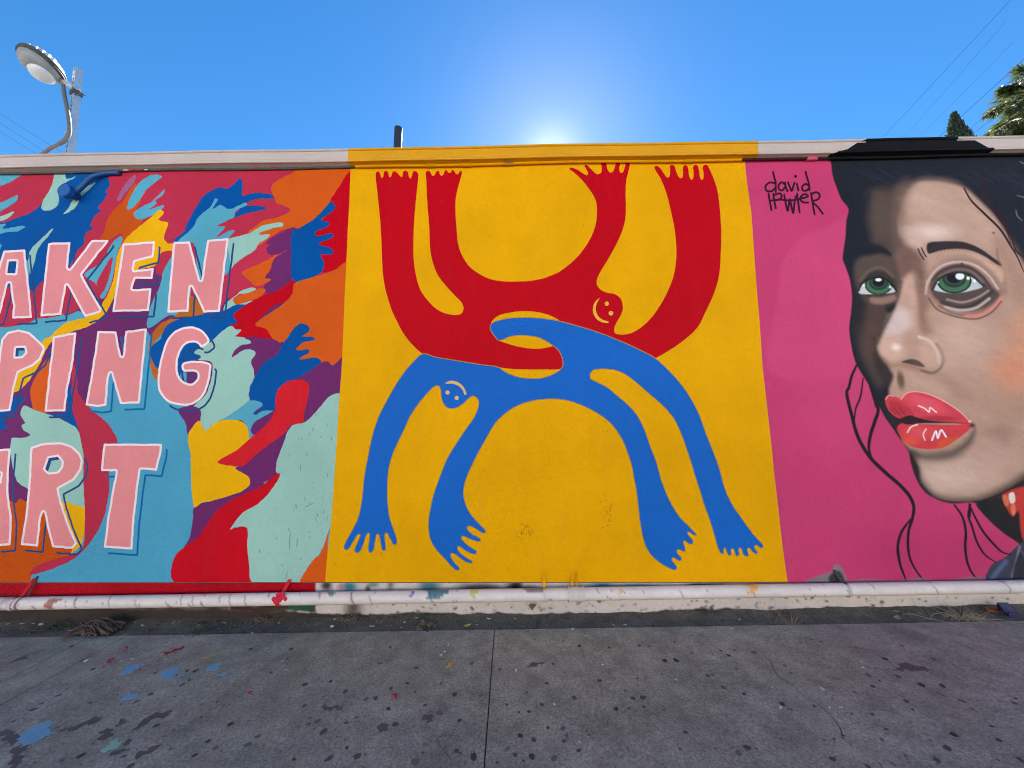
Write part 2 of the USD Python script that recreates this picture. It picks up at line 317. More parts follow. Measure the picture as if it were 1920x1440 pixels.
P(RED, 'c2 965,980 952,1082 902,1152 802,1192 692,1292 648,1352 c4 660,40 735,70 794,155 702,145 562,140 484,135 532,85 450,60 450,40 c2 502,1332 468,1272 522,1220 622,1160 722,1104 842,1064')
P(ORA, 'c2 1400,838 1292,902 1112,962 968,1014 952,1092 882,1172 648,1350 c4 735,72 800,165 830,190 870,180 c4 1000,280 1010,320 1160,315 1190,355 1242,340 1282,372 1352,310 1400,0')
# below the N
P(MIN, 'c4 450,50 490,75 534,85 486,134 562,142 615,186 532,212 488,272 456,304 572,240 642,252 656,292 614,342 642,402 642,462 600,562 602,662 562,692 422,792 340,832 300,860 240,906 200,842 188,720 130,760 150,700 250,600 290,345 180,325 205,300 150,265 282,180 382,88')
P(PUR, 'c4 562,142 700,146 800,160 858,192 868,232 822,292 742,332 690,392 642,470 636,400 612,345 652,272 630,246 562,244 456,304 488,240 540,205 625,188')
P(BLU, 'c4 985,45 1032,28 1092,58 1082,100 1030,132 1132,142 1134,162 1040,186 982,242 1092,244 1082,272 1006,318 1162,314 1188,352 1072,432 982,482 892,522 832,592 812,702 792,752 702,746 652,776 624,766 692,730 708,692 692,676 642,672 600,632 604,562 642,468 690,392 740,332 832,282 862,212 922,130')
P(PUR, 'c4 1356,312 1345,602 1250,642 1182,722 1052,836 1030,842 1000,700 1020,500 890,520 982,482 1072,432 1188,352 1240,338 1280,370')
P(TQ, 'c4 600,660 692,674 708,694 630,762 652,776 702,744 796,745 712,792 630,852 620,922 650,955 590,985 578,882 540,822 482,816 370,822 422,790 562,692')
P(PUR, 'c4 630,852 712,800 796,750 820,790 650,940 618,920')
P(PUR, 'c4 960,860 872,1042 832,1162 835,1260 702,1340 602,1420 480,1460 430,1442 562,1390 602,1322 590,1282 486,1216 540,1185 640,1100 880,920')
P(PUR, 'c6 700,190 560,230 470,285 300,342 152,396 140,482 110,642 55,742 -10,830 110,740 260,580 400,430 560,310 760,250')
P(PUR, 'c4 20,730 190,724 194,834 102,945 80,850')
P(YEL, 'c4 190,826 240,904 342,830 482,816 552,840 592,902 592,985 502,1062 338,1166 484,1194 488,1216 592,1282 608,1332 552,1392 430,1442 c6 300,342 206,365 152,396 132,300 120,0 c4 120,1100 98,962 130,880')
P(RED2, 'c4 980,490 1030,490 1080,518 1087,600 1052,752 1032,842 942,860 882,930 772,1012 642,1112 542,1197 462,1194 338,1166 430,1100 502,1060 592,980 702,890 782,800 815,720 815,620 850,550 922,500')
P(MIN, 'c4 1340,602 1252,630 1172,720 1062,832 942,870 872,1032 822,1160 824,1250 c6 855,120 832,182 802,222 742,302 652,382 562,432 522,470 440,585 480,560 550,552 585,570 592,700 602,882 625,1010 1020,1010 1082,882 1182,762 1260,560 c4 1330,900')
P((190, 14, 32), 'c6 850,118 832,182 802,222 742,302 652,382 562,432 522,470 442,580 480,566 550,555 582,575 590,700 602,882 622,1010 -20,1010 -10,800 100,702 182,642 252,540 330,432 400,378 462,330 582,280 702,220 822,125', 's')
P((146, 192, 182), 'c6 640,560 900,560 960,1010 622,1010 600,882 588,640', 's', 0)
P(ORA, 'c6 1252,585 1182,772 1112,842 1082,890 1015,1010 1240,1010 1240,700')
# lower left
P(PUR, 'c3 -300,600 120,592 280,470 250,560 250,682 190,712 170,772 200,842 180,892 240,942 100,968 80,1060 110,1200 160,1340 230,1390 220,1480 c5 130,370 -300,360')
P(BLU, 'c3 -300,720 60,640 200,638 150,712 130,742 60,790 40,850 62,872 0,905 -300,930')
P(BLU, 'c3 550,560 602,540 600,600 588,702 610,802 642,895 520,822 370,772 540,752')
P(ORA, 'c3 395,315 300,450 252,560 255,652 282,745 380,755 400,600')
P(MIN, 'c3 195,704 280,735 370,762 522,822 632,892 665,1000 690,1150 c5 694,412 590,380 500,360 240,252 160,205 115,130 c3 95,1150 84,1060 102,964 140,968 200,962 246,938 190,902 178,862 205,842 168,772')
P(YEL, 'c5 520,345 592,374 692,408 694,560 664,702 602,762 550,790 500,600')
P(ORD, 'c5 -300,345 90,350 130,362 162,326 210,350 300,420 500,480 600,700 560,792 402,842 300,885 262,945 236,1010 -300,1010')
P(CRI, 'c3 600,350 630,470 640,592 702,682 782,762 882,852 965,1010 c5 897,80 892,262 842,502 762,652 692,742 602,822 452,892 350,928 240,948 300,880 402,838 562,790 672,735 694,560 694,412 682,202 c3 682,1100 665,1010 642,892 612,802 588,702')
# letters: outer outline, counters
LETTERS = [('A', 'c1 30,742 205,733 262,1290 100,1297 108,1190 80,1003 62,1012 20,1190 -10,1300 -140,1303', ['c1 72,830 135,828 125,925 60,925']),
 ('K', 'c1 395,680 575,672 555,880 570,895 750,655 893,655 670,940 828,1220 825,1242 695,1287 545,1008 500,1265 330,1280', []),
 ('E', 'c1 1005,685 1268,665 1257,792 1103,833 1093,905 1258,883 1247,973 1108,970 1078,1058 1240,1050 1217,1236 920,1242', []),
 ('N', 'c2 -22,675 113,665 190,960 205,1003 255,655 430,640 357,1240 225,1246 120,1016 100,1240 -72,1247', []),
 ('P', 'c3 10,160 60,97 150,80 240,100 350,200 365,238 330,322 270,375 152,430 115,560 85,745 -90,752 -20,400', ['c3 132,230 200,228 207,262 180,295 125,300']),
 ('I', 'c3 435,135 622,100 602,330 555,560 532,746 365,750 400,430 420,280', []),
 ('N', 'c3 800,90 950,93 985,280 1003,320 1025,90 1200,70 1180,300 1142,682 985,686 905,418 885,480 870,700 800,712 700,697 740,480 775,260', []),
 ('G', 'c4 0,83 60,60 140,48 220,85 265,140 283,180 205,230 185,195 140,180 85,190 35,250 12,330 12,420 35,480 80,515 130,524 170,492 182,440 155,418 50,426 45,365 80,333 292,340 287,420 265,540 215,640 130,697 40,702 -60,680 -130,610 -152,540 -147,420 -120,290 -80,170 -40,115', []),
 ('A', 'c5 -110,-75 88,-80 72,90 66,260 80,380 96,490 85,707 -30,715 -40,560 -70,400 -110,560 -130,715 -300,715', ['c5 -60,125 5,120 -5,190 -70,200']),
 ('R', 'c5 250,-95 340,-125 490,-136 590,-105 655,-45 677,15 665,95 600,180 478,245 500,350 560,530 628,690 592,737 430,725 385,560 360,418 335,480 310,720 170,705 210,450 230,250 243,50', ['c5 400,-5 470,-15 507,25 500,65 470,105 400,112 370,85']),
 ('T', 'c5 848,-120 1325,-122 1320,-60 1282,97 1150,87 1130,230 1100,480 1083,742 850,727 880,480 920,250 952,100 828,100 835,0', [])]
S = 330/1440
LN = [x[0] for x in LETTERS]
for i, (ch, out, holes) in enumerate(LETTERS):
    o = poly(wob(dens(chaikin(T(out), 2, True) if ch == 'G' else T(out), 3), .8, .12)).buffer(1.6).buffer(-3.0).buffer(1.6)
    hs = unary_union([poly(wob(dens(T(h), 2), .5, .12)) for h in holes]) if holes else Polygon()
    full = o.difference(hs)
    sh = shapely.affinity.translate(full, 9.0, 10.5)
    ed = []
    for ring in [r for q in polys(sh) for r in (q.exterior, *q.interiors)]:
        c = dens(np.array(ring.coords)[:-1], 3); cw = ring.is_ccw
        nx = np.roll(c, -1, 0)
        for a, b in zip(c, nx):
            t = b-a; nrm = np.array([t[1], -t[0]]) if cw else np.array([-t[1], t[0]])
            nrm = nrm/(np.linalg.norm(nrm)+1e-9)
            if any(ring.equals(q.exterior) for q in polys(sh)) is False: pass
            if nrm@np.array([.70, .72]) > .12: ed.append(LineString([a, b]))
    line = unary_union([e.buffer(1.75) for e in ed]).difference(o) if ed else Polygon()
    if holes: line = line.union(hs.intersection(shapely.affinity.translate(full, 5, 5)))
    LM.append(('let%02d' % i, line, NAV if i not in (6, 10) else (0, 98, 158)))
    LM.append(('let%02d' % i, full, (238, 216, 224)))
    LM.append(('let%02d' % i, wobfill if False else full.buffer(-4.6).buffer(.6), (217, 136, 140)))
left_full = Polygon(np.vstack([L_EDGE, [[-EXT, 1091], [-EXT, 304]]])).buffer(0)
res = paint_stack(LM, left_full)
lm = thing('lettering_mural', 'mural of pink block letters over swirling red, blue, turquoise and orange shapes', parent=bld)
for key in sorted(res):
    r = flat(res[key])
    if r is None: continue
    if key.startswith('let'):
        ch = LN[int(key[3:])]
        obj('painted_letter', r[0], PAINT_CLEAN, lm, color=r[1], label=f'pink block letter {ch} with white outline and blue drop line')
    else:
        for g_, c_ in res[key]:
            pc = sorted(polys(g_), key=lambda q_: -q_.area)
            big_ = [q_ for i_, q_ in enumerate(pc) if i_ == 0 or q_.area > 3]; tiny_ = []
            for i_, q_ in enumerate(big_):
                r = flat([(MultiPolygon([q_]+tiny_) if i_ == 0 and tiny_ else q_, c_)])
                if r: obj('paint_patch', r[0], PAINT, lm, color=r[1])

# ---- the two-figure mural
YW, RD, BF, FACE, TAN = (222, 164, 0), (180, 1, 22), (24, 98, 190), (238, 176, 60), (176, 132, 58)
FM = [('bg', mid_area, YW)]
red = T('m1 235,300 250,292 262,310 270,335 278,338 285,320 290,295 303,288 315,300 322,328 332,332 342,310 350,293 368,295 390,318 408,332 414,320 418,295 435,287 450,300 458,335 466,340 476,325 483,298 500,290 517,305 518,345 505,470 492,620 487,760 488,880 505,1000 535,1095 580,1160 640,1220 700,1250 770,1263 810,1252 825,1220 812,1180 770,1135 710,1070 650,990 615,900 600,820 592,650 580,500 573,350 572,295 590,288 602,300 615,322 630,318 640,295 655,288 664,310 675,322 688,315 697,290 710,284 722,300 735,303 748,282 762,290 775,310 787,312 800,292 814,295 805,340 785,410 772,480 770,560 778,680 790,790 820,870 870,940 940,990 1000,1018 1080,1034 1200,1036 1290,1030 1380,1010 m2 0,1000 60,975 110,940 170,890 230,820 280,740 310,660 320,600 320,520 305,470 260,400 210,340 160,295 135,275 145,267 190,282 250,318 262,312 250,280 237,255 250,249 275,270 310,305 330,312 350,300 353,260 345,232 365,226 385,240 390,270 405,298 420,300 435,285 445,250 455,228 472,226 478,240 472,275 480,302 495,300 508,270 517,238 535,232 543,245 535,290 520,350 515,450 517,540 512,620 490,700 450,790 400,880 340,980 322,1020 322,1060 345,1090 390,1112 440,1120 480,1150 495,1190 495,1230 480,1270 450,1320 437,1360 445,1385 480,1394 540,1388 600,1360 680,1290 740,1210 800,1100 835,1010 855,900 857,800 845,680 820,560 790,440 755,350 710,270 712,258 730,257 760,285 785,325 800,335 812,325 815,280 815,255 830,248 845,258 855,290 870,325 885,340 897,335 903,300 903,262 915,250 930,255 938,280 945,325 958,350 970,340 973,300 970,265 980,250 998,252 1008,275 1015,320 1025,350 1037,345 1042,310 1035,265 1045,250 1065,250 1080,275 1120,370 1140,450 1155,600 1160,700 1157,850 1145,1000 1110,1120 1060,1230 m4 900,170 800,260 700,325 655,352 640,380 m3 1425,430 1410,450 1300,455 1100,452 1000,440 900,425 750,400 600,375 525,355 460,300 400,225 340,110 m1 340,1230 300,1100 280,980 272,800 262,620 245,450')
FM.append(('red', poly(spline(red)), RD))
FM.append(('bg2', poly(spline(T('m3 963,165 1000,115 1080,90 1170,80 1270,88 1340,108 1400,145 1300,220 1100,220'))), YW))
FM.append(('bg3', poly(spline(T('m3 1010,266 1080,240 1180,225 1290,245 1362,300 1320,315 1250,323 1150,311 1060,286'))), YW))
blue = T('m3 525,355 600,375 750,400 900,425 1005,440 1060,475 1130,502 1200,513 1280,512 1340,495 1390,470 1412,452 1425,430 1420,380 1395,330 1360,300 1330,280 1270,250 1200,238 1150,235 1080,245 1015,268 985,240 965,212 958,182 970,157 1050,131 1150,122 1280,126 1380,138 m4 0,118 70,128 160,150 300,192 450,250 560,300 655,352 740,430 810,510 870,600 915,690 950,790 990,890 1030,1000 1060,1110 1100,1200 1160,1290 1230,1385 m6 1110,590 1160,645 1162,665 1145,670 1115,648 1098,655 1105,680 1122,705 1108,714 1085,700 1065,675 1050,668 1045,685 1055,720 1045,732 1020,725 1005,690 992,668 980,680 983,720 968,732 955,715 945,685 932,672 922,690 925,720 910,728 895,710 885,680 875,666 867,685 866,712 850,712 825,670 800,580 760,450 720,340 690,240 650,120 m4 870,980 830,860 800,780 760,700 700,630 620,560 540,490 470,440 420,420 340,412 290,420 270,445 275,470 310,490 370,520 430,570 500,630 550,690 590,770 625,870 660,960 690,1070 m6 470,330 540,440 610,510 650,555 662,572 645,575 610,550 597,552 605,575 635,610 637,635 620,642 590,625 570,615 565,630 578,670 575,695 555,692 530,680 515,690 525,715 548,740 550,760 530,765 500,745 482,742 480,760 500,790 517,815 510,833 490,833 420,800 340,740 295,680 265,600 245,500 230,380 215,250 190,120 m4 520,1000 490,900 450,810 390,730 310,670 220,625 140,598 60,588 0,590 m3 1350,643 1250,652 1150,680 1070,725 990,800 930,900 880,990 830,1090 795,1180 m5 1075,260 1095,350 1140,430 1200,495 1240,540 1238,558 1215,555 1160,520 1125,505 1105,510 1105,530 1140,565 1200,600 1203,615 1180,620 1120,600 1075,580 1060,590 1075,620 1130,665 1175,695 1172,712 1150,715 1100,695 1050,660 1035,655 1030,675 1060,715 1110,750 1142,770 1140,782 1120,783 1070,760 1010,715 985,710 980,730 1005,775 1045,820 1045,835 1020,835 985,805 930,745 870,680 830,610 815,540 815,460 830,370 855,260 m3 640,1130 680,1030 740,930 800,840 850,770 882,690 882,655 865,632 840,626 820,640 770,685 720,706 680,700 655,670 643,630 638,580 625,560 600,563 560,600 500,670 440,760 400,850 360,930 330,1000 305,1090 296,1200 m5 508,350 525,450 555,540 575,605 572,640 555,645 530,610 505,560 490,560 485,590 492,650 490,688 470,688 458,650 450,600 440,567 425,570 415,610 405,670 390,702 370,702 362,670 370,610 372,565 362,557 345,580 325,640 300,695 275,708 260,690 275,640 298,590 300,567 285,570 250,620 220,670 195,685 180,670 190,630 240,540 280,460 305,370 320,260 m3 150,1130 175,1000 200,880 240,760 290,660 340,570 400,480 450,420')
bp = poly(spline(blue))
FM.append(('blue', bp.buffer(1.0), TAN)); FM.append(('blue', bp.buffer(-.5), BF))
FM.append(('red', poly(spline(T('m2 342,1147 312,1170 295,1210 297,1250 320,1290 360,1313 398,1315 400,1308 360,1295 330,1270 315,1235 315,1200 330,1165'))), FACE))
FM.append(('red', Point(*T('m2 388,1186')[0]).buffer(4.1), FACE)); FM.append(('red', Point(*T('m2 416,1250')[0]).buffer(4.3), FACE))
FM.append(('blue', poly(spline(T('m3 668,545 690,530 730,530 770,550 795,583 804,616 793,618 780,588 755,562 720,548 690,547'))), (205, 172, 110)))
FM.append(('blue', Point(*T('m3 683,603')[0]).buffer(4.1), (205, 172, 110))); FM.append(('blue', Point(*T('m3 742,638')[0]).buffer(4.0), (205, 172, 110)))
res = paint_stack(FM, mid_area)
fm = thing('figure_mural', 'yellow mural of a red and a blue long limbed figure bending and interlocked', parent=bld)
for key, nm, mt, lb in (('bg', 'yellow_ground', PAINT, None), ('red', 'red_figure', PAINT_CLEAN, 'red upside down figure with smiling face and limbs stretched up'), ('blue', 'blue_figure', PAINT_CLEAN, 'blue arched figure with smiling face and limbs reaching down')):
    rr = list(res[key])
    if key == 'bg': rr += res['bg2']+res['bg3']
    r = flat(rr); obj(nm, r[0], mt, fm, color=r[1], label=lb)

rg = np.random.default_rng(31); fl = []
for cx_, cy_, sx2, sy2, n_ in ((985, 995, 9, 8, 70), (1137, 962, 6, 14, 90), (1120, 800, 30, 20, 25), (700, 1040, 40, 12, 16), (1330, 900, 40, 60, 20), (900, 420, 60, 60, 14), (1120, 380, 60, 60, 14)):
    for i in range(n_):
        x_, y_ = cx_+rg.normal()*sx2, cy_+rg.normal()*sy2; r_ = .35+.75*rg.random()**2; fl.append((shapely.affinity.rotate(sbox(x_-r_, y_-r_*.7, x_+r_, y_+r_*.6), rg.random()*90), random.choice([(120, 88, 20), (140, 104, 20), (96, 74, 30)])))
r = flat(fl, -.0008); obj('scuff_flecks', r[0], PAINT_CLEAN, fm, color=r[1], kind='stuff')
fl = []
for i in range(46):
    x_, y_ = rg.uniform(480, 622), rg.uniform(760, 1075)
    if 500+(1000-y_)*.25 < x_ < 640-(y_-760)*.08: fl.append((LineString([(x_, y_), (x_+rg.normal()*1.2, y_+2+7*rg.random()**2)]).buffer(.35+.4*rg.random()**2), random.choice([(104, 140, 132), (120, 158, 150), (90, 112, 110)])))
for a in ('c6 1020,50 1018,100', 'c6 935,610 926,740', 'c6 992,655 988,718', 'c6 680,738 682,772', 'c6 910,925 900,985', 'c6 1060,395 1120,365'): fl.append((LineString(T(a)).buffer(.5), (92, 118, 114)))
r = flat(fl, -.0008); obj('scratch_marks', r[0], PAINT_CLEAN, lm, color=r[1], kind='stuff')

# ---- the portrait mural: a fine sheet with the blended paint as colour per vertex
PX0, PX1, PY0, PY1, ST = 1388.0, 2150.0, 286.0, 1094.0, 1.25
class Canvas:
    def __init__(s, us, vs):
        s.u, s.v = np.meshgrid(us, vs); s.us, s.vs = us, vs
        s.c = np.zeros((*s.u.shape, 3))
    def fill(s, col): s.c[:] = lin(col)
    def _bb(s, b, m):
        i0, i1 = np.searchsorted(s.vs, [b[1]-m, b[3]+m]); j0, j1 = np.searchsorted(s.us, [b[0]-m, b[2]+m])
        return slice(i0, i1), slice(j0, j1)
    def geom(s, g, col, soft=1.5, a=1.0):
        if g.is_empty: return
        sl = s._bb(g.bounds, soft+2)
        pu, pv = s.u[sl], s.v[sl]
        if pu.size == 0: return
        pts = shapely.points(pu.ravel(), pv.ravel()); shapely.prepare(g)
        d = shapely.distance(g.boundary, pts).reshape(pu.shape); ins = shapely.contains(g, pts).reshape(pu.shape)
        t = np.clip(.5+np.where(ins, d, -d)/(2*max(soft, .4)), 0, 1); t = (t*t*(3-2*t))*a
        s.c[sl] = s.c[sl]*(1-t[..., None])+lin(col)*t[..., None]
    def poly(s, text, col, soft=1.5, a=1.0): s.geom(poly(spline(T(text), sub=4)).simplify(.3), col, soft, a)
    def stroke(s, text, w, col, soft=1.0, a=1.0, taper=False):
        p = spline(T(text), closed=False, sub=6)
        if taper:
            n = len(p); g = unary_union([LineString(p[i:i+2]).buffer(max(.35, w/2*(.45+.55*math.sin(math.pi*min(1, (i+.5)/n*.9+.12))))) for i in range(n-1)])
        else: g = LineString(p).buffer(w/2)
        s.geom(g, col, soft, a)
    def ell(s, crop, x, y, rx, ry, col, soft=2.0, a=1.0, rot=0):
        o = CR[crop]; cx, cy = o[0]+x*o[2], o[1]+y*o[2]; rx, ry = rx*o[2], ry*o[2]
        sl = s._bb((cx-max(rx, ry), cy-max(rx, ry), cx+max(rx, ry), cy+max(rx, ry)), soft*2+2)
        du, dv = s.u[sl]-cx, s.v[sl]-cy
        if du.size == 0: return
        cr, sr = math.cos(rot), math.sin(rot); X, Y = (du*cr+dv*sr)/rx, (-du*sr+dv*cr)/ry
        q = np.sqrt(X*X+Y*Y); d = (1-q)*min(rx, ry)
        t = np.clip(.5+d/(2*soft), 0, 1); t = t*t*(3-2*t)*a
        s.c[sl] = s.c[sl]*(1-t[..., None])+lin(col)*t[..., None]
us = np.arange(PX0, PX1+ST, ST); us[us > 1960] = 1960+(us[us > 1960]-1960)*1.0
vs = np.arange(PY0, PY1+.6, ST)
K = Canvas(us, vs)
PINK, HAIR, SK, SKL, SKD, SKB = (190, 62, 110), (33, 36, 45), (178, 147, 131), (204, 176, 162), (122, 95, 84), (84, 70, 64)
K.fill(PINK)
K.poly('p1 540,470 400,520 300,560 220,640 180,720 160,900 120,1100 110,1250 300,1320 560,1250', (197, 70, 117), 7)
K.ell('p2', 450, 200, 200, 260, (198, 70, 116), 40, .6); K.ell('p2', 1000, 1000, 500, 160, (176, 54, 104), 40, .7)
PINKC = K.c.copy()
# hair and head outline
SIL = poly(spline(T('p1 425,100 438,190 445,250 465,310 490,370 527,420 516,480 512,560 504,620 497,680 515,730 535,790 546,880 540,960 531,1040 540,1120 552,1180 572,1235 p2 610,80 640,130 655,190 690,235 720,290 760,345 795,400 840,465 852,520 878,600 925,672 990,712 1060,731 1200,731 1300,800 1440,960 2100,1000 2100,-900 p1 2100,100'), sub=4)).simplify(.3); K.geom(SIL, HAIR, 1.6)
for i in range(26):
    x0 = 480+random.random()*900; K.stroke(f'p1 {x0},{190+random.random()*60} {x0+60},{240+random.random()*40} {x0+150},{270+random.random()*60}', 1.5, (46, 52, 64), 2, .5)
# shadow side of the face
K.poly('p1 640,330 720,318 800,302 900,420 800,760 760,1000 740,1250 690,1330 640,1260 600,1180 575,1080 590,960 600,900 575,800 580,690 620,600 610,430', (76, 64, 60), 12)
K.poly('p1 600,380 640,330 660,560 610,640 560,640 540,560', HAIR, 9)
K.ell('p1', 600, 640, 60, 70, HAIR, 10); K.ell('p1', 590, 960, 40, 110, (42, 40, 44), 10)
K.ell('p1', 690, 460, 55, 110, (86, 74, 66), 14); K.ell('p1', 650, 1080, 45, 130, (84, 66, 60), 14); K.ell('p1', 690, 1250, 35, 80, (72, 64, 62), 10)
# lit skin
K.poly('p1 800,420 830,340 890,286 980,279 1060,293 1130,313 1200,372 1290,462 1350,552 1400,640 1470,740 1900,900 p2 1900,200 1700,450 1440,610 1300,692 1200,722 1060,726 980,695 915,640 885,560 860,480 810,400 800,300 745,180 742,130 760,70 p1 745,1265 700,1200 678,1130 700,1070 745,970 775,880 800,780 850,700 860,640 800,560 780,480', SK, 5)
K.ell('p1', 830, 480, 50, 130, (172, 142, 124), 18); K.poly('p1 780,320 860,300 830,400 800,540 850,640 820,700 760,640 740,520 740,420', (92, 77, 69), 16, .8)
K.poly('p1 880,300 980,285 1090,310 1190,400 1280,510 1290,600 1180,585 1040,570 930,590 870,600 850,500', (186, 156, 140), 18)
K.ell('p1', 960, 540, 95, 32, (224, 204, 196), 14, .9); K.ell('p1', 880, 590, 45, 40, (200, 172, 158), 12, .8); K.ell('p1', 930, 380, 90, 60, (192, 164, 148), 20, .7)
K.poly('p1 1290,560 1360,600 1440,740 1520,900 1480,1000 1380,860 1330,760 1290,660', (160, 128, 112), 18, .8)
# bridge of the nose, between the brows
K.poly('p1 790,630 890,640 930,720 935,850 905,930 885,820 860,750 800,790 770,720', (122, 95, 84), 11)
K.ell('p1', 830, 690, 40, 50, (112, 88, 78), 14)
# nose
K.poly('p1 815,800 850,760 875,820 895,930 900,1040 880,1090 800,1110 710,1130 690,1110 720,1040 770,930', (192, 158, 143), 7)
K.poly('p1 735,1010 790,930 840,960 850,1020 800,1070 725,1095', (206, 188, 186), 12); K.poly('p1 885,800 935,850 950,900 930,980 970,1060 920,1090 895,1020 890,900', (140, 109, 97), 10)
K.ell('p1', 762, 1140, 82, 62, (200, 167, 151), 10); K.ell('p1', 870, 1120, 60, 60, (184, 150, 133), 14); K.ell('p1', 950, 1165, 58, 80, (194, 160, 144), 8)
K.ell('p1', 776, 1138, 18, 14, (236, 222, 214), 7)
K.stroke('p1 895,1085 935,1098 975,1135 995,1185 998,1215', 5.2, (222, 202, 192), 3)
K.stroke('p1 985,1120 1012,1160 1022,1205 1005,1248 965,1272 905,1258', 5.5, (48, 41, 42), 1.5)
K.poly('p1 700,1190 760,1225 830,1210 900,1240 940,1262 880,1262 800,1240 740,1240', (150, 115, 100), 6, .8)
K.poly('p1 806,1215 855,1199 900,1212 925,1240 885,1236 840,1224', (54, 44, 43), 1.8)
K.stroke('p1 800,800 785,870 750,960 705,1050 676,1118', 8, (58, 49, 48), 5, .8); K.poly('p1 720,900 760,890 770,930 740,960 722,945', (40, 38, 40), 4)
K.poly('p1 660,1090 690,1180 740,1240 755,1300 730,1340 690,1290 660,1200', (56, 48, 48), 7)
K.ell('p1', 800, 1310, 19, 46, (106, 85, 70), 4, 1, -.15)
K.poly('p1 850,1275 960,1300 1040,1330 1080,1400 980,1370 880,1350', (186, 154, 138), 12)
K.poly('p1 940,1275 1010,1265 1090,1330 1180,1420 1100,1420 1010,1330', (160, 128, 112), 12, .7)
# cheeks
K.ell('p1', 1120, 1110, 150, 120, (196, 167, 152), 35, .9); K.ell('p1', 1160, 1210, 200, 60, (186, 156, 140), 25, .6)
K.ell('p1', 1440, 1240, 105, 170, (214, 140, 104), 40, .62); K.ell('p1', 1480, 1050, 90, 140, (205, 150, 120), 30, .7)
K.ell('p2', 1370, 40, 90, 60, (212, 142, 108), 30, .7)
K.ell('p2', 1310, 350, 60, 30, (148, 122, 110), 16, .9); K.ell('p2', 1340, 390, 30, 40, (160, 128, 114), 10, .7)
K.poly('p2 1150,130 1300,180 1440,170 1600,200 1600,330 1350,280 1200,220', (170, 138, 120), 22, .7)
# the shaded eye
K.poly('p1 570,690 640,655 720,655 775,700 790,800 770,900 700,925 630,905 585,850 562,760', (84, 72, 66), 7)
K.poly('p1 585,840 600,790 650,745 720,745 770,800 775,850 720,880 640,885', (58, 52, 50), 5); K.stroke('p1 590,790 640,740 700,725 760,770', 5, (108, 92, 84), 3, .8)
K.poly('p1 640,882 700,880 770,868 775,890 700,915 645,905', (146, 114, 104), 4)
K.poly('p1 582,856 600,815 640,792 700,785 745,815 772,848 720,860 640,863', (192, 197, 200), 1.3)
eye1 = poly(spline(T('p1 582,856 600,810 640,785 700,778 748,810 775,848 720,862 640,864'), sub=4))
def iris(eye, crop, x, y, rx, ry, hi):
    o = CR[crop]; mk = lambda a, b: shapely.affinity.translate(shapely.affinity.scale(Point(0, 0).buffer(1, 24), a*o[2], b*o[2]), o[0]+x*o[2], o[1]+y*o[2])
    K.geom(mk(rx, ry).intersection(eye), (26, 40, 34), 1.0); K.geom(mk(rx*.88, ry*.87).intersection(eye), (66, 112, 82), 1.2)
    up = lambda a, b, dy: shapely.affinity.translate(mk(a, b), 0, -dy*ry*o[2]).intersection(eye)
    K.geom(up(rx*.70, ry*.74, .22), (38, 58, 48), 1.6); K.geom(up(rx*.58, ry*.62, .30), (62, 76, 68), 2.0); K.geom(up(rx*.44, ry*.5, .32), (26, 29, 29), 1.8)
    for a, b, r, q in hi: K.ell(crop, a, b, r, q, (248, 248, 248), 1.2)
iris(eye1, 'p1', 685, 815, 72, 52, [(684, 788, 15, 8), (608, 818, 6, 5), (745, 826, 6, 6)])
K.stroke('p1 582,845 600,806 642,783 702,776 748,806 778,846', 3.2, (34, 33, 34), 1.4)
K.poly('p1 575,640 620,600 690,606 735,640 745,660 690,652 620,660', (34, 36, 42), 5); K.stroke('p1 712,628 735,642 748,662', 2.5, (34, 34, 38), 1)
# the lit eye
K.poly('p1 925,830 955,745 1015,695 1100,668 1205,690 1295,765 1340,860 1295,935 1205,975 1100,965 1000,925 945,885', (150, 121, 109), 9)
K.poly('p1 950,820 985,755 1050,715 1125,705 1205,745 1265,815 1315,870 1260,925 1160,952 1045,925 975,880', (86, 72, 68), 4.5)
K.stroke('p1 938,800 975,745 1030,708 1110,695 1190,715 1260,770 1305,835', 4, (196, 176, 168), 2.2); K.stroke('p1 930,860 936,815 960,770', 4, (190, 166, 154), 2)
K.stroke('p1 960,790 1010,742 1080,718 1150,722 1220,765 1265,822', 3.2, (66, 55, 54), 1.8); K.stroke('p1 1000,770 1080,735 1160,742 1230,800', 3, (120, 104, 100), 2)
K.stroke('p1 1010,905 1080,930 1160,925 1240,880 1275,850', 5, (60, 53, 52), 2.6, .9); K.stroke('p1 1030,930 1110,946 1190,934 1260,886', 4.5, (192, 172, 166), 2.2)
K.stroke('p1 1040,890 1120,905 1200,880 1255,845', 3.5, (176, 156, 150), 2, .8); K.stroke('p1 1000,925 1080,965 1170,970 1250,935 1310,880', 5, (120, 98, 92), 3, .8)
K.stroke('p1 1140,980 1220,970 1290,925 1325,885', 8, (208, 136, 122), 4); K.stroke('p1 945,885 985,938 1060,972 1130,988 1200,990 1270,958 1322,900', 2.6, (92, 66, 62), 1.8)
K.stroke('p1 1270,700 1330,770 1345,850', 7, (150, 116, 100), 5, .7)
K.poly('p1 970,837 1000,790 1060,762 1150,766 1228,820 1160,846 1080,858 1010,851', (186, 196, 202), 1.3)
eye2 = poly(spline(T('p1 968,837 998,785 1060,755 1150,758 1230,820 1160,850 1080,862 1010,855'), sub=4))
iris(eye2, 'p1', 1078, 795, 90, 64, [(1107, 770, 22, 17), (1150, 780, 8, 8), (1184, 792, 8, 8), (992, 800, 6, 5)])
K.stroke('p1 966,840 998,786 1058,756 1150,758 1232,822', 3.6, (40, 37, 38), 1.5); K.ell('p1', 1118, 708, 8, 9, (70, 62, 62), 1.5)
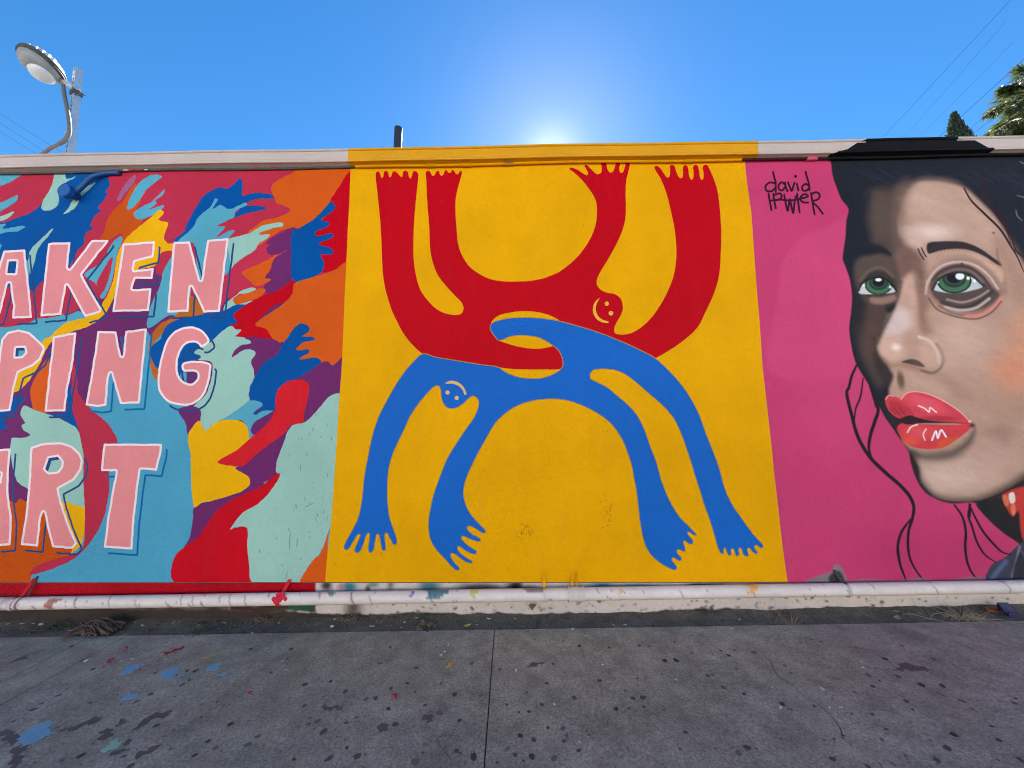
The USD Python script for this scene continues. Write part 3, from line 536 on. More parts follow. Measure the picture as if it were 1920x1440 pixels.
K.poly('p1 938,600 1010,588 1120,590 1200,618 1262,660 1322,708 1316,716 1230,664 1150,633 1060,629 1000,638 943,652', (50, 43, 46), 1.8)
for i in range(16): K.stroke(f'p1 {955+i*18},{650-abs(i-5)*1.5+max(0,i-8)*5} {965+i*18},{622+max(0,i-8)*5} {980+i*18},{600+max(0,i-8)*6}', 1.2, (70, 62, 64), 1, .5)
K.stroke('p1 890,628 902,655 920,682', 2.6, (40, 36, 40), 1); K.stroke('p1 908,622 918,645 932,668', 2.6, (40, 36, 40), 1)
K.poly('p1 1010,650 1120,645 1200,680 1285,750 1325,800 1330,745 1260,695 1180,652', (194, 160, 140), 5)
K.stroke('p1 1300,630 1305,680 1322,715', 3, (110, 80, 70), 3, .7); K.ell('p1', 1282, 544, 6, 6, (110, 80, 72), 1.5)
# mouth
K.poly('p2 780,400 850,448 940,470 1060,450 1140,400 1185,345 1175,410 1110,480 1000,520 910,510 855,485', (72, 63, 60), 10)
K.poly('p2 700,200 730,190 800,300 790,380 740,300', (44, 40, 42), 5)
K.poly('p2 720,182 736,168 800,182 830,156 882,149 950,164 1040,208 1112,258 1164,306 1140,319 1040,311 950,301 870,291 800,291 750,262 724,222', (202, 66, 82), 1.3)
K.poly('p2 782,332 830,309 900,318 1000,321 1100,322 1170,316 1152,352 1092,397 1042,431 980,449 900,447 840,427 800,387', (202, 62, 72), 1.3)
K.poly('p2 740,200 800,210 850,260 800,280 750,250', (168, 44, 60), 6, .8); K.ell('p2', 930, 215, 90, 30, (222, 90, 104), 8, .8, .35); K.ell('p2', 1000, 290, 90, 12, (160, 40, 58), 4, .8)
K.ell('p2', 900, 360, 70, 30, (220, 84, 92), 8, .8); K.poly('p2 1000,410 1060,390 1100,385 1050,425 990,445', (206, 84, 52), 5); K.ell('p2', 850, 410, 40, 18, (214, 90, 62), 5, .8)
K.poly('p2 778,300 815,282 850,272 885,284 960,301 1165,314 960,314 885,316 850,322 810,316', (48, 32, 38), 1.4)
K.stroke('p2 800,190 835,157 885,151 955,167 1040,209 1110,257 1150,296', 1.8, (238, 170, 170), .9); K.stroke('p2 722,190 740,170 760,174', 1.6, (236, 170, 170), .8)
K.stroke('p2 835,362 852,335 888,321', 2.2, (244, 226, 226), .8); K.stroke('p2 926,402 917,372 932,344', 2.2, (242, 214, 214), .8)
K.stroke('p2 962,402 983,356 992,392 1010,350 1035,384', 2.8, (250, 246, 246), .8); K.stroke('p2 893,224 925,238 948,256 952,234 985,258', 2.2, (246, 224, 226), .8)
for a in ('765,236 780,255 800,282', '790,232 805,250 828,276', '742,232 758,252 778,270', '835,230 845,250 868,270'): K.stroke('p2 '+a, 1.3, (84, 30, 42), .8, .8)
K.ell('p2', 1172, 326, 14, 12, (66, 52, 52), 4); K.ell('p2', 1158, 304, 7, 7, (238, 190, 190), 1.5)
# chin and jaw
K.ell('p2', 1060, 590, 170, 70, (206, 180, 168), 32, .95); K.ell('p2', 1280, 500, 120, 70, (190, 160, 146), 30, .7); K.ell('p2', 1030, 480, 70, 16, (96, 84, 78), 8, .6)
K.stroke('p2 860,480 872,550 905,630 965,695 1060,722 1200,716 1330,664 1450,592 1600,500', 17, (66, 56, 54), 10, .85); K.stroke('p2 848,480 862,555 895,640 960,705 1060,729 1200,726 1330,678 1450,610', 6, (36, 34, 36), 3)
K.poly('p2 845,470 895,540 905,620 960,690 900,650 865,560', (40, 37, 39), 5)
for i in range(6): x0 = 975+i*34; K.stroke(f'p2 {x0},{540+i%3*8} {x0+3},{556+i%2*14} {x0+2},{572+i%2*10}', .7, (150, 126, 116), 1, .4)
# throat, collar
K.poly('p2 1190,732 1330,700 1450,640 1700,560 1700,1000 1440,960 1412,938 1340,892 1270,832 1222,782', (36, 36, 38), 2)
K.poly('p2 1328,690 1360,668 1450,640 1600,600 1600,1000 1445,930 1425,880 1410,770 1382,796 1350,752', (188, 58, 56), 2.5); K.poly('p2 1330,690 1352,690 1360,740 1345,745', (206, 110, 80), 2)
K.poly('p2 1362,682 1386,674 1392,724 1372,732', (224, 214, 202), 1.5); K.poly('p2 1372,740 1390,735 1396,775 1384,795', (214, 120, 92), 2)
K.poly('p2 1236,1150 1245,1095 1275,1045 1342,1008 1402,952 1440,925 1700,860 1700,1160', (58, 62, 80), 2)
K.stroke('p2 1418,955 1400,1030 1378,1110', 4, (124, 118, 142), 2.5); K.stroke('p2 1275,1120 1310,1075 1345,1035', 8, (92, 104, 146), 5, .8); K.poly('p2 1405,1010 1450,960 1700,940 1700,1150 1390,1150', (48, 49, 58), 3); K.stroke('p2 1430,980 1470,1060 1480,1130', 3, (84, 84, 98), 3)
# nothing of the face spills past its outline; brushy unevenness
fa = np.zeros(K.u.shape); KP = Canvas(us, vs); KP.geom(unary_union([SIL]+[poly(spline(T(t_), sub=4)) for t_ in ('p2 1190,732 1330,700 1450,640 1700,560 1700,1000 1440,960 1412,938 1340,892 1270,832 1222,782', 'p2 1236,1150 1245,1095 1275,1045 1342,1008 1402,952 1440,925 1700,860 1700,1160')]), (255, 255, 255), 1.6); fa = KP.c[..., :1]
br = meshkit.fbm(np.column_stack([(K.u.ravel()*.9+K.v.ravel()*.3)*.035, (K.v.ravel()-.3*K.u.ravel())*.11, 0*K.u.ravel()]), 4, 2).reshape(K.u.shape)[..., None]-.5; br2 = meshkit.fbm(np.column_stack([K.u.ravel()*.5, K.v.ravel()*.5, 0*K.u.ravel()]), 2, 8).reshape(K.u.shape)[..., None]-.5
K.c = PINKC*(1-fa)+K.c*fa*(1+.17*br+.08*br2)
# loose strands
SD = (36, 28, 40)
for t, w in (('p1 572,1230 545,1290 530,1350 p2 520,150 545,270 580,390 640,490 720,570 800,640 850,700 868,750 860,810 842,870 838,960 850,1020 880,1080 920,1132', 7.0),
             ('p2 850,815 805,878 785,950 793,1030 812,1090 828,1130', 5.6), ('p1 605,1300 p2 590,180 566,240 558,320', 3.8), ('p2 668,190 683,245 664,310 642,380 635,450 655,510', 7.0), ('p2 640,120 662,180 672,230', 6),
             ('p2 1078,738 1120,800 1138,880 1135,960 1150,1050 1180,1105 1212,1132', 5.2), ('p2 1163,738 1150,790 1170,850 1200,940 1240,1000 1292,1036', 4.4), ('p2 1160,745 1190,810 1230,880 1290,950 1330,985 1372,996', 4.4), ('p2 1158,735 1158,800', 6)):
    K.stroke(t, w, SD, .8, 1, True)
for t, w in (('p1 1128,312 1165,375 1240,450 1318,528 1370,610 1400,660 1442,752', 4.4), ('p1 1218,245 1238,360 1290,420 1340,490 1378,580 1396,640', 4.0), ('p1 1236,330 1290,440 1345,520 1372,600', 3.2), ('p1 1380,600 1410,650 1450,672 1480,680', 3.4)):
    K.stroke(t, w, (52, 30, 36), .8, 1, True)
for t in ('p1 1398,425 1405,455 1430,480', 'p1 1405,350 1440,360 1480,372', 'p1 1420,175 1445,185 1470,180'): K.stroke(t, 2.0, (120, 122, 130), 1.2, .8, True)
# chipped grey patch by the clamp, worn lower edge
K.poly('p2 300,1140 372,1108 442,1082 458,1048 492,1062 516,1118 545,1142', (124, 118, 122), 3); K.poly('p2 425,1115 478,1080 508,1140 440,1150', (58, 58, 64), 3)
K.poly('p2 540,1150 560,1128 800,1130 900,1118 1000,1130 1240,1116 1240,1150', (126, 112, 128), 2.5, .8)
for i in range(90):
    x, y = 1430+random.random()*500, 320+random.random()*760; K.ell('g', x, y, .6+random.random()*1.2, .6+random.random(), (70, 50, 56), .8, .35*random.random())
# mesh
R_line = lambda v: np.interp(v, R_EDGE[:, 1], R_EDGE[:, 0])
nu, nv = len(us), len(vs)
uu = K.u.copy(); col0 = R_line(K.v)[:, :1]
snap = uu < col0                      # snap the left edge onto the yellow panel's border
uu = np.where(snap, col0, uu)
x, z = W(uu, K.v); verts = np.column_stack([x.ravel(), np.zeros(x.size), z.ravel()])
idx = np.arange(nu*nv).reshape(nv, nu)
q = np.stack([idx[:-1, :-1], idx[1:, :-1], idx[1:, 1:], idx[:-1, 1:]], -1)
keep = ~(snap[:-1, 1:] & snap[1:, 1:]); qi, qj = np.nonzero(keep); q = q[keep]
pcol = np.clip(K.c.reshape(-1, 3)*ALB, .0012, .86)
cu, cv = (K.u[:-1, :-1]+ST/2)[keep], (K.v[:-1, :-1]+ST/2)[keep]
cp = shapely.points(cu, cv)
pm = thing('portrait_mural', 'mural of a large face with green eyes, red lips and dark hair on pink', parent=bld)
lips = poly(spline(T('p2 720,182 736,168 800,182 830,156 882,149 950,164 1040,208 1112,258 1172,312 1152,352 1092,397 1042,431 980,449 900,447 840,427 800,387 780,330 760,280 724,222'), sub=4))
skin = poly(spline(T('p1 640,330 720,318 800,302 890,284 980,277 1060,291 1130,311 1200,370 1290,460 1350,550 1400,640 1470,740 1900,900 p2 1900,200 1700,450 1440,615 1300,700 1200,730 1060,731 980,705 915,655 880,580 850,480 800,400 740,300 690,230 640,130 600,60 p1 560,1150 560,1000 590,900 575,760 600,640 610,430'), sub=4))
rest = np.ones(len(q), bool)
def carve(g):
    global rest
    m = rest & shapely.contains(g, cp); rest &= ~m; return q[m]
def sheet(name, qq, label=None):
    idu, inv = np.unique(qq, return_inverse=True); qq = inv.reshape(qq.shape)
    obj(name, (verts[idu], qq), PAINT_CLEAN, pm, color=pcol[idu], label=label)
shapely.prepare(eye1); shapely.prepare(eye2); shapely.prepare(lips); shapely.prepare(skin)
sheet('eye', carve(eye1), 'smaller green eye in the shaded side of the face'); sheet('eye', carve(eye2), 'larger green eye under the dark eyebrow')
brow = poly(spline(T('p1 936,598 1010,586 1120,588 1200,616 1262,658 1324,708 1318,724 1230,678 1150,647 1060,644 1000,654 941,659'), sub=4))
sheet('eyebrow', carve(brow)); sheet('lips', carve(lips)); sheet('face', carve(skin))
hairp = poly(spline(T('p1 425,100 438,190 445,250 465,310 490,370 527,420 516,480 512,560 504,620 497,680 515,730 535,790 546,880 540,960 531,1040 540,1120 552,1180 572,1235 p2 610,80 655,190 690,235 900,300 p1 1400,800 2100,900 2100,0 1000,0'), sub=4))
sheet('hair', carve(hairp)); sheet('pink_ground', q[rest])
sg = []
for t in ('735,497 690,490 652,520 655,560 700,570 738,540', '718,395 730,450 740,480 742,578', '822,505 795,488 768,515 770,550 800,562 826,530', '825,490 832,530 848,570', '852,490 868,530 886,566 898,530 912,490', '933,502 938,530 946,562', '1040,520 1010,503 980,530 985,560 1020,562 1045,535', '1010,393 1025,450 1042,510 1047,562',
          '678,590 688,660 704,738', '720,592 730,660 742,722', '700,652 780,645 870,652 960,640', '735,602 775,588 796,610 780,640 735,652', '818,600 832,680 850,745 860,690 868,640 882,700 900,765 908,690 922,615', '934,590 944,670 957,757', '960,632 1000,628 1032,612 1010,595 972,612 968,650 990,668 1034,672', '1060,585 1075,680 1092,778', '1062,592 1110,578 1138,602 1125,640 1075,662 1120,710 1166,772'):
    sg.append(LineString(spline(T('s '+t), False, 6)).buffer(1.85))
sg.append(Point(*T('s 920,435')[0]).buffer(2.9))
r = flat([(unary_union(sg), (52, 22, 44))], -0.0012)
obj('signature', r[0], PAINT_CLEAN, pm, color=r[1], label='handwritten dark two line signature on the pink paint')
# walls left and right of the murals in view
xa = float(W(-EXT, 700)[0]); xb = float(verts[:, 0].max())
for x0, x1, c in ((XL, xa, TQ2), (xb, XR, HAIR)):
    zz = [Z_BOT, Z_TOP+.03]
    v = np.array([[x0, 0, zz[0]], [x1, 0, zz[0]], [x1, 0, zz[1]], [x0, 0, zz[1]]]); obj('painted_end', (v, np.array([[0, 1, 2], [0, 2, 3]])), PAINT, bld, color=np.tile(alb(c), (4, 1)))

# ---- plinth below the murals (set back a little), with its own splashes of paint
pu = np.arange(-260, 2200, 2.0); pv = np.arange(1080, 1215, 2.0)
Q = Canvas(pu, pv); WHT = (206, 200, 202)
Q.fill(WHT)
Q.geom(sbox(-400, 1000, 592, 1124), (170, 4, 28), .6); Q.geom(sbox(-400, 1119, 2300, 1300), (200, 196, 196), 2)
Q.geom(sbox(-400, 1119, 430, 1300), (96, 86, 80), 4); Q.geom(poly(T('g 430,1119 592,1119 592,1148 540,1144 490,1152')), (44, 84, 64), 1.5); Q.geom(poly(T('g 430,1119 545,1119 540,1142 490,1150 430,1146')), (70, 50, 44), 4)
for x, y, rx, ry, c, a in ((655, 1100, 14, 8, (0, 118, 142), .95), (805, 1100, 20, 11, (10, 110, 130), .9), (700, 1096, 9, 5, (20, 110, 110), .7), (612, 1098, 10, 9, (44, 36, 34), .95), (640, 1100, 8, 6, (170, 130, 130), .8), (690, 1104, 5, 6, (20, 20, 20), .9), (732, 1096, 4, 12, (24, 20, 20), .9), (900, 1101, 42, 7, (50, 50, 56), .9), (960, 1100, 12, 8, (36, 36, 40), .9), (970, 1098, 10, 9, (10, 10, 12), .9), (990, 1104, 18, 8, (60, 60, 60), .7), (1130, 1099, 22, 7, (0, 110, 150), .95), (1190, 1099, 40, 5, (20, 110, 150), .7), (1305, 1098, 20, 4, (16, 20, 16), .9), (1340, 1096, 30, 3, (30, 90, 90), .7),
                            (662, 1140, 14, 20, (70, 58, 50), .9), (1600, 1094, 60, 5, (90, 86, 90), .8), (1700, 1092, 80, 4, (70, 66, 70), .6)):
    Q.ell('g', x, y, rx, ry, c, max(2.0, ry*.7), a)
for i in range(520):
    x, y = random.uniform(430, 1930), random.uniform(1118, 1175); s = random.random()**3
    Q.ell('g', x, y, .8+5*s, .7+2.6*s, random.choice([(70, 56, 48), (110, 92, 84), (90, 60, 50), (52, 46, 42)]), 1.0, .3+.6*random.random(), random.uniform(-.8, .8))
# ragged dirt rising from the ground
lowu = pu; edge = np.interp(lowu, [-300, 430, 600, 900, 1150, 1330, 1450, 1900, 2300], [1140, 1142, 1150, 1150, 1152, 1140, 1142, 1134, 1130])+5*(meshkit.fbm(np.column_stack([lowu*.03, 0*lowu, 0*lowu]), 5)-.5)*2.4
t = np.clip((Q.v-edge[None])/3+.5, 0, 1)[..., None]; Q.c = Q.c*(1-t)+lin((62, 55, 52))*t
x, z = W(Q.u, Q.v, .02)
yy = .02+.006*(meshkit.fbm(np.column_stack([x.ravel()*30, z.ravel()*30, 0*x.ravel()]), 3)-.5)
idx = np.arange(Q.u.size).reshape(Q.u.shape)
q = np.stack([idx[:-1, :-1], idx[1:, :-1], idx[1:, 1:], idx[:-1, 1:]], -1).reshape(-1, 4)
obj('plinth', (np.column_stack([x.ravel(), yy, z.ravel()]), q), PAINT_DIRTY, bld, color=np.clip(Q.c.reshape(-1, 3)*ALB, .0012, .86), label='dirty white footing with red paint and teal and black spray marks')
obj('wall_drip_edge', bx(XL, XR, -.004, .03, Z_BOT-.006, Z_BOT-.0005), simple('drip_edge_metal', (.12, .09, .07), .7, 0, 30, .4, .2), bld)

# ---- gutter
zl = lambda u, v, y: float(W(u, v, y)[1])
zs = Z_TOP-0.004                                         # underside
PROF = np.array([(.012, -.002), (-.045, .012), (-.056, .008), (-.064, .010), (-.067, .018), (-.064, .026), (-.056, .029), (-.054, .036), (-.058, .044), (-.060, .075), (-.060, .104), (-.054, .108), (-.054, .116), (-.063, .119), (-.068, .124), (-.068, .133), (-.064, .138), (-.057, .136), (-.055, .112), (-.03, .05), (.012, .05)])+[0, zs]
gsl = 0.0
gut = thing('gutter', 'long ogee metal gutter along the roof edge painted in white, yellow and black lengths', parent=bld)
def gutter_len(xa, xb, col, mt, label=None):             # xa, xb: functions of (height, y)
    A = np.array([[xa(i, h), y, h] for i, (y, h) in enumerate(PROF)]); B = np.array([[xb(i, h), y, h] for i, (y, h) in enumerate(PROF)])
    nseg = 24; V = np.vstack([A+(B-A)*k/nseg for k in range(nseg+1)]); n = len(PROF); Fc = []
    V[:, 2] += .0035*np.sin(V[:, 0]*1.7+.6)+.002*np.sin(V[:, 0]*4.1)
    for k in range(nseg):
        for j in range(n-1):
            a = k*n+j; Fc.append([a, a+1, a+n+1, a+n])
    obj('gutter_length', (V, np.array(Fc)[:, ::-1]), mt, gut, color=np.tile(alb(col), (len(V), 1)), smooth=False, label=label)
GP = wall_paint('gutter_paint', .4, .05, .2, .5)
def xat(u, v): return float(W(u, v, -.06)[0])
WG = (184, 174, 169)
y0, y1 = xat(652, 300), xat(1422, 283)
bl = lambda i, h: float(np.interp(i, [0, 3, 7, 10, 15, 20], [xat(1558, 300), xat(1568, 295), xat(1580, 285), xat(1608, 270), xat(1624, 263), xat(1624, 262)]))
br = lambda i, h: float(np.interp(i, [0, 3, 6, 8, 10, 12, 13, 20], [xat(1868, 292), xat(1866, 288), xat(1860, 283), xat(1850, 277), xat(1828, 266), xat(1815, 264), xat(1795, 260), xat(1795, 260)]))
k = lambda c: (lambda i, h: c)
gutter_len(k(XL), k(y0), WG, GP, 'white gutter length over the lettering mural'); gutter_len(k(y0), k(y1), (206, 150, 2), GP, 'yellow painted gutter length'); gutter_len(k(y1), bl, WG, GP, 'short white gutter length between yellow and black')
gutter_len(bl, br, (24, 25, 28), PAINT, 'black painted gutter length over the dark hair'); gutter_len(br, k(XR), WG, GP, 'white gutter length at the right end')
seams = []
_PROF = PROF.copy()
for u, c in ((232, WG), (1190, (206, 150, 2))):
    sx = xat(u, 285); PROF = _PROF.copy(); PROF[:, 0] -= .0016; gutter_len(k(sx-.009), k(sx+.009), c, GP, 'narrow gutter joint cover')
PROF = _PROF

# ---------------------------------------------------------------- pipes on the wall
cond = thing('thin_conduit', 'thin painted conduit running under the gutter along the wall top', 'pipe', (0, 0, 0))
def run(xa, xb, z, y, r, n=40): 
    xs = np.linspace(xa, xb, n); return tube(np.column_stack([xs, np.full(n, y), z+.0035*np.sin(xs*1.7+.6)+.004*np.sin(xs*3.3)]), r, 10)
zc = zs-.014
def pcolr(m, c): return np.tile(alb(c), (len(m.vertices), 1))
for a, b, c, lb in ((xat(662, 318), xat(1396, 300), (210, 146, 6), 'yellow conduit length'), (xat(1396, 300), xat(1560, 300), (66, 26, 40), 'dark conduit length above the pink paint'), (xat(1560, 300), XR, (18, 18, 20), 'black conduit length')):
    m = run(a+.002, b-.002, zc, -.022, .012); obj('conduit_length', m, PAINT_DIRTY if c[0] < 100 else PAINT, cond, True, pcolr(m, c), label=lb)
for u, c in ((806, (196, 136, 8)), (873, (200, 140, 8)), (953, (190, 130, 8)), (1296, (200, 140, 8)), (1530, (200, 90, 120))):
    xc = xat(u, 308); m = cat_m([run(xc-.035, xc+.035, zc, -.022, .0155, 6), run(xc-.045, xc-.035, zc, -.022, .018, 3), run(xc+.035, xc+.045, zc, -.022, .018, 3)])
    obj('coupling', m, PAINT, cond, 30, pcolr(m, c))
obj('bracket', cat_m([tube(spline(np.array([[xat(953, 300)-.05, -.035, zs-.002], [xat(953, 300), -.04, zs-.012], [xat(953, 300)+.05, -.035, zs-.002]]), False, 5), .004, 6)]), DARKMETAL, cond)
# dark gap under the left gutter: loose trim strip
trim = thing('wall_trim', 'dark chipped trim strip under the white gutter over the lettering mural', 'trim', (0, 0, 0))
m = run(XL, xat(660, 320), zs-.012, -.012, .011, 30); obj('strip', m, DARKMETAL, trim, True)
for u in (222, 232, 246, 262, 470, 500):
    a = xat(u, 323); m = bx(a, a+random.uniform(.03, .06), -.026, -.0235, zs-.016, zs-.006); obj('paint_flake', m, PAINT, trim, color=np.tile(alb(random.choice([(200, 40, 60), (220, 200, 200)])), (8, 1)))

big = thing('wall_pipe', 'long white pipe low on the wall with red, yellow and grey straps', 'pipe', (0, 0, 0))
PY, PR = -.052, .0455
pa, pb = W(0, 1132, PY), W(1920, 1099.5, PY)
def pz(x): return float(pa[1]+(x-pa[0])*(pb[1]-pa[1])/(pb[0]-pa[0]))
def pipe_mesh(xa, xb, r=PR, n=18, step=.02):
    xs = np.arange(xa, xb+step/2, step); th = np.linspace(0, 2*np.pi, n+1)[:-1]
    V = np.array([[x_, PY-r*math.sin(t_)*1.0, pz(x_)+r*math.cos(t_)] for x_ in xs for t_ in th])
    Fc = [[i*n+j, i*n+(j+1) % n, (i+1)*n+(j+1) % n, (i+1)*n+j] for i in range(len(xs)-1) for j in range(n)]
    return V, np.array(Fc), xs
PIPEP = wall_paint('pipe_paint', .42, .12, .25, .5)
coup = [float(W(1080, 1105, PY)[0])]
ends = [XL, coup[0], XR]
for a, b in zip(ends[:-1], ends[1:]):
    V, Fc, xs = pipe_mesh(a, b, step=.012)
    C = np.tile(lin((214, 209, 208)), (len(V), 1)); th = np.tile(np.arange(18), len(xs)); X = V[:, 0]
    for i in range(36):                                  # thin drips down the face, thicker on the left
        u = random.uniform(-60, 560) if i < 26 else random.uniform(560, 1950); xc = float(W(u, 1115, PY)[0])
        cc = lin(random.choice([(120, 20, 40), (70, 60, 70), (40, 40, 50), (150, 140, 150), (60, 90, 90), (110, 60, 60)])); top = random.randint(0, 5); le = random.randint(2, 6)
        w = (np.abs(X-xc-.006*(th-2)) < random.choice([.0065, .0065, .0065, .011])) & (th >= top) & (th <= top+le) & (th < 12); C[w] = C[w]*.5+cc*.5
    for u, hw, c, t0, t1 in ((110, .05, (150, 80, 50), 2, 6), (20, .05, (180, 170, 175), 0, 9), (818, .10, (20, 110, 125), 0, 4), (772, .015, (90, 80, 190), 1, 3), (886, .03, (190, 190, 60), 1, 3), (1406, .045, (224, 160, 50), 0, 4), (1160, .012, (210, 160, 80), 2, 4), (1000, .09, (120, 118, 122), 0, 2), (620, .03, (90, 130, 120), 0, 2)):
        xc = float(W(u, 1112, PY)[0]); w = (np.abs(X-xc-.02*np.sin(th)) < hw*(1-.12*np.abs(th-t0))) & (th >= t0) & (th <= t1); C[w] = C[w]*.15+lin(c)*.85
    nz = meshkit.fbm(np.column_stack([X*14, V[:, 1]*30, V[:, 2]*30]), 4)[:, None]
    C *= .86+.24*nz
    sp = meshkit.noise(np.column_stack([X*90, V[:, 1]*90, V[:, 2]*90]), 5); C[sp > .88] *= .45
    obj('pipe_length', (V, Fc), PIPEP, big, True, np.clip(C*ALB, .0012, .86))
xc = coup[0]; V, Fc, xs = pipe_mesh(xc-.055, xc+.055, PR+.006, step=.11)
V2, Fc2, _ = pipe_mesh(xc-.062, xc-.045, PR+.010, step=.017); V3, Fc3, _ = pipe_mesh(xc+.045, xc+.062, PR+.010, step=.017)
m = (np.vstack([V, V2, V3]), np.vstack([Fc, Fc2+len(V), Fc3+len(V)+len(V2)])); obj('coupling', m, PAINT_DIRTY, big, 40, np.tile(alb((212, 207, 206)), (len(m[0]), 1)))
def strap(u, w, top_v, c1, lean=0.0, c2=None, label=None):
    xc = float(W(u, 1112, PY)[0]); zt = zl(u, top_v, 0); z = pz(xc); pts = []
    pts.append([xc+lean, -.003, zt]); pts.append([xc+lean*.5, -.006, (zt+z+PR)/2+.01])
    for t_ in np.linspace(-.5, math.pi*.86, 10): pts.append([xc, PY-(PR+.003)*math.sin(t_), z+(PR+.003)*math.cos(t_)])
    pts.append([xc, .012, z-PR-.01]); pts = np.array(pts); V = []; C = []
    for p_ in pts:
        V += [p_+[-w/2, 0, 0], p_+[w/2, 0, 0]]; cc = c1 if (c2 is None or p_[2] > z+PR*.9) else c2; C += [alb(cc)]*2
    N = len(pts); V = np.array(V); out = V.copy()
    for i in range(N): out[2*i:2*i+2, 1] -= .003
    F1 = []
    for i in range(N-1):
        F1 += [[2*i, 2*i+2, 2*i+3, 2*i+1]]
    F1 = np.array(F1); FF = np.vstack([F1+len(V), F1[:, ::-1]]+[np.array([[2*i, 2*i+2, 2*i+2+len(V), 2*i+len(V)] for i in range(N-1)]), np.array([[2*i+1, 2*i+1+len(V), 2*i+3+len(V), 2*i+3] for i in range(N-1)])])
    obj('strap', (np.vstack([V, out]), FF), PAINT, big, color=np.array(C+C), label=label)
strap(528, .03, 1086, (196, 40, 66), .03, None, 'crimson painted strap'); strap(1021, .022, 1068, (222, 160, 4), 0, (206, 200, 204), 'yellow painted strap'); strap(1074, .016, 1070, (216, 156, 6), 0, (196, 190, 192), 'yellow and white strap by the coupling'); strap(1083, .01, 1072, (200, 140, 8), 0, (196, 190, 192))
strap(34, .03, 1084, (176, 30, 50), .05, (200, 190, 195), 'red and white strap at the left'); strap(46, .014, 1080, (84, 60, 56), .02, (150, 140, 140)); strap(1586, .022, 1068, (66, 64, 70), -.03, (190, 186, 190), 'grey strap at the torn patch')
# paint lump at the crimson strap
xc = float(W(528, 1112, PY)[0])
L_ = []
for dx, r_, t0 in ((-.03, .010, 1.2), (-.01, .012, 1.5), (.015, .011, 1.3), (.035, .012, 1.0), (.06, .008, 1.2), (.02, .012, .5), (-.005, .012, .6)):
    s_ = trimesh.creation.icosphere(2, r_); s_.apply_scale([1.8, .45, 1.9]); s_.apply_translation([xc+dx, PY-(PR+.001)*math.sin(t0), pz(xc)+(PR+.001)*math.cos(t0)]); L_.append(s_)
m = cat_m(L_); obj('paint_lump', m, PAINT_CLEAN, big, True, np.tile(alb((200, 46, 72)), (len(m.vertices), 1)))

# the round blue fitting high on the left
ft = thing('wall_fitting', 'round blue painted cap on a blue pipe stub under the gutter at top left', 'pipe fitting', W3(119, 356, -.10)*[1, 0, 1])
def dsc(r, y0, y1, n=32):
    c = trimesh.creation.cylinder(r, y1-y0, sections=n); c.apply_transform(trimesh.transformations.rotation_matrix(math.pi/2, [1, 0, 0])); c.apply_translation([0, (y0+y1)/2, 0]); return c
rr = .062
obj('cap', cat_m([dsc(rr, -.094, -.062), dsc(rr*.93, -.10, -.093)]), simple('cap_blue', alb((6, 78, 152)), .5, 0, 30, .1, .1), ft, 30)
obj('neck', dsc(rr*.62, -.065, .005), simple('cap_blue_dark', alb((5, 64, 128)), .5, 0, 30, .1, .1), ft, 30)
arm_end = W3(200, 325, -.02)-W3(119, 356, -.10)*[1, 0, 1]
obj('pipe_arm', tube(spline(np.array([[.01, -.05, .0], [.07, -.048, .04], arm_end*[.6, 1, .75]+[0, -.02, 0], arm_end, arm_end+[.12, 0, .004]]), False, 8), .021, 12), simple('arm_blue', alb((8, 66, 130)), .5, 0, 30, .1, .1), ft, True)

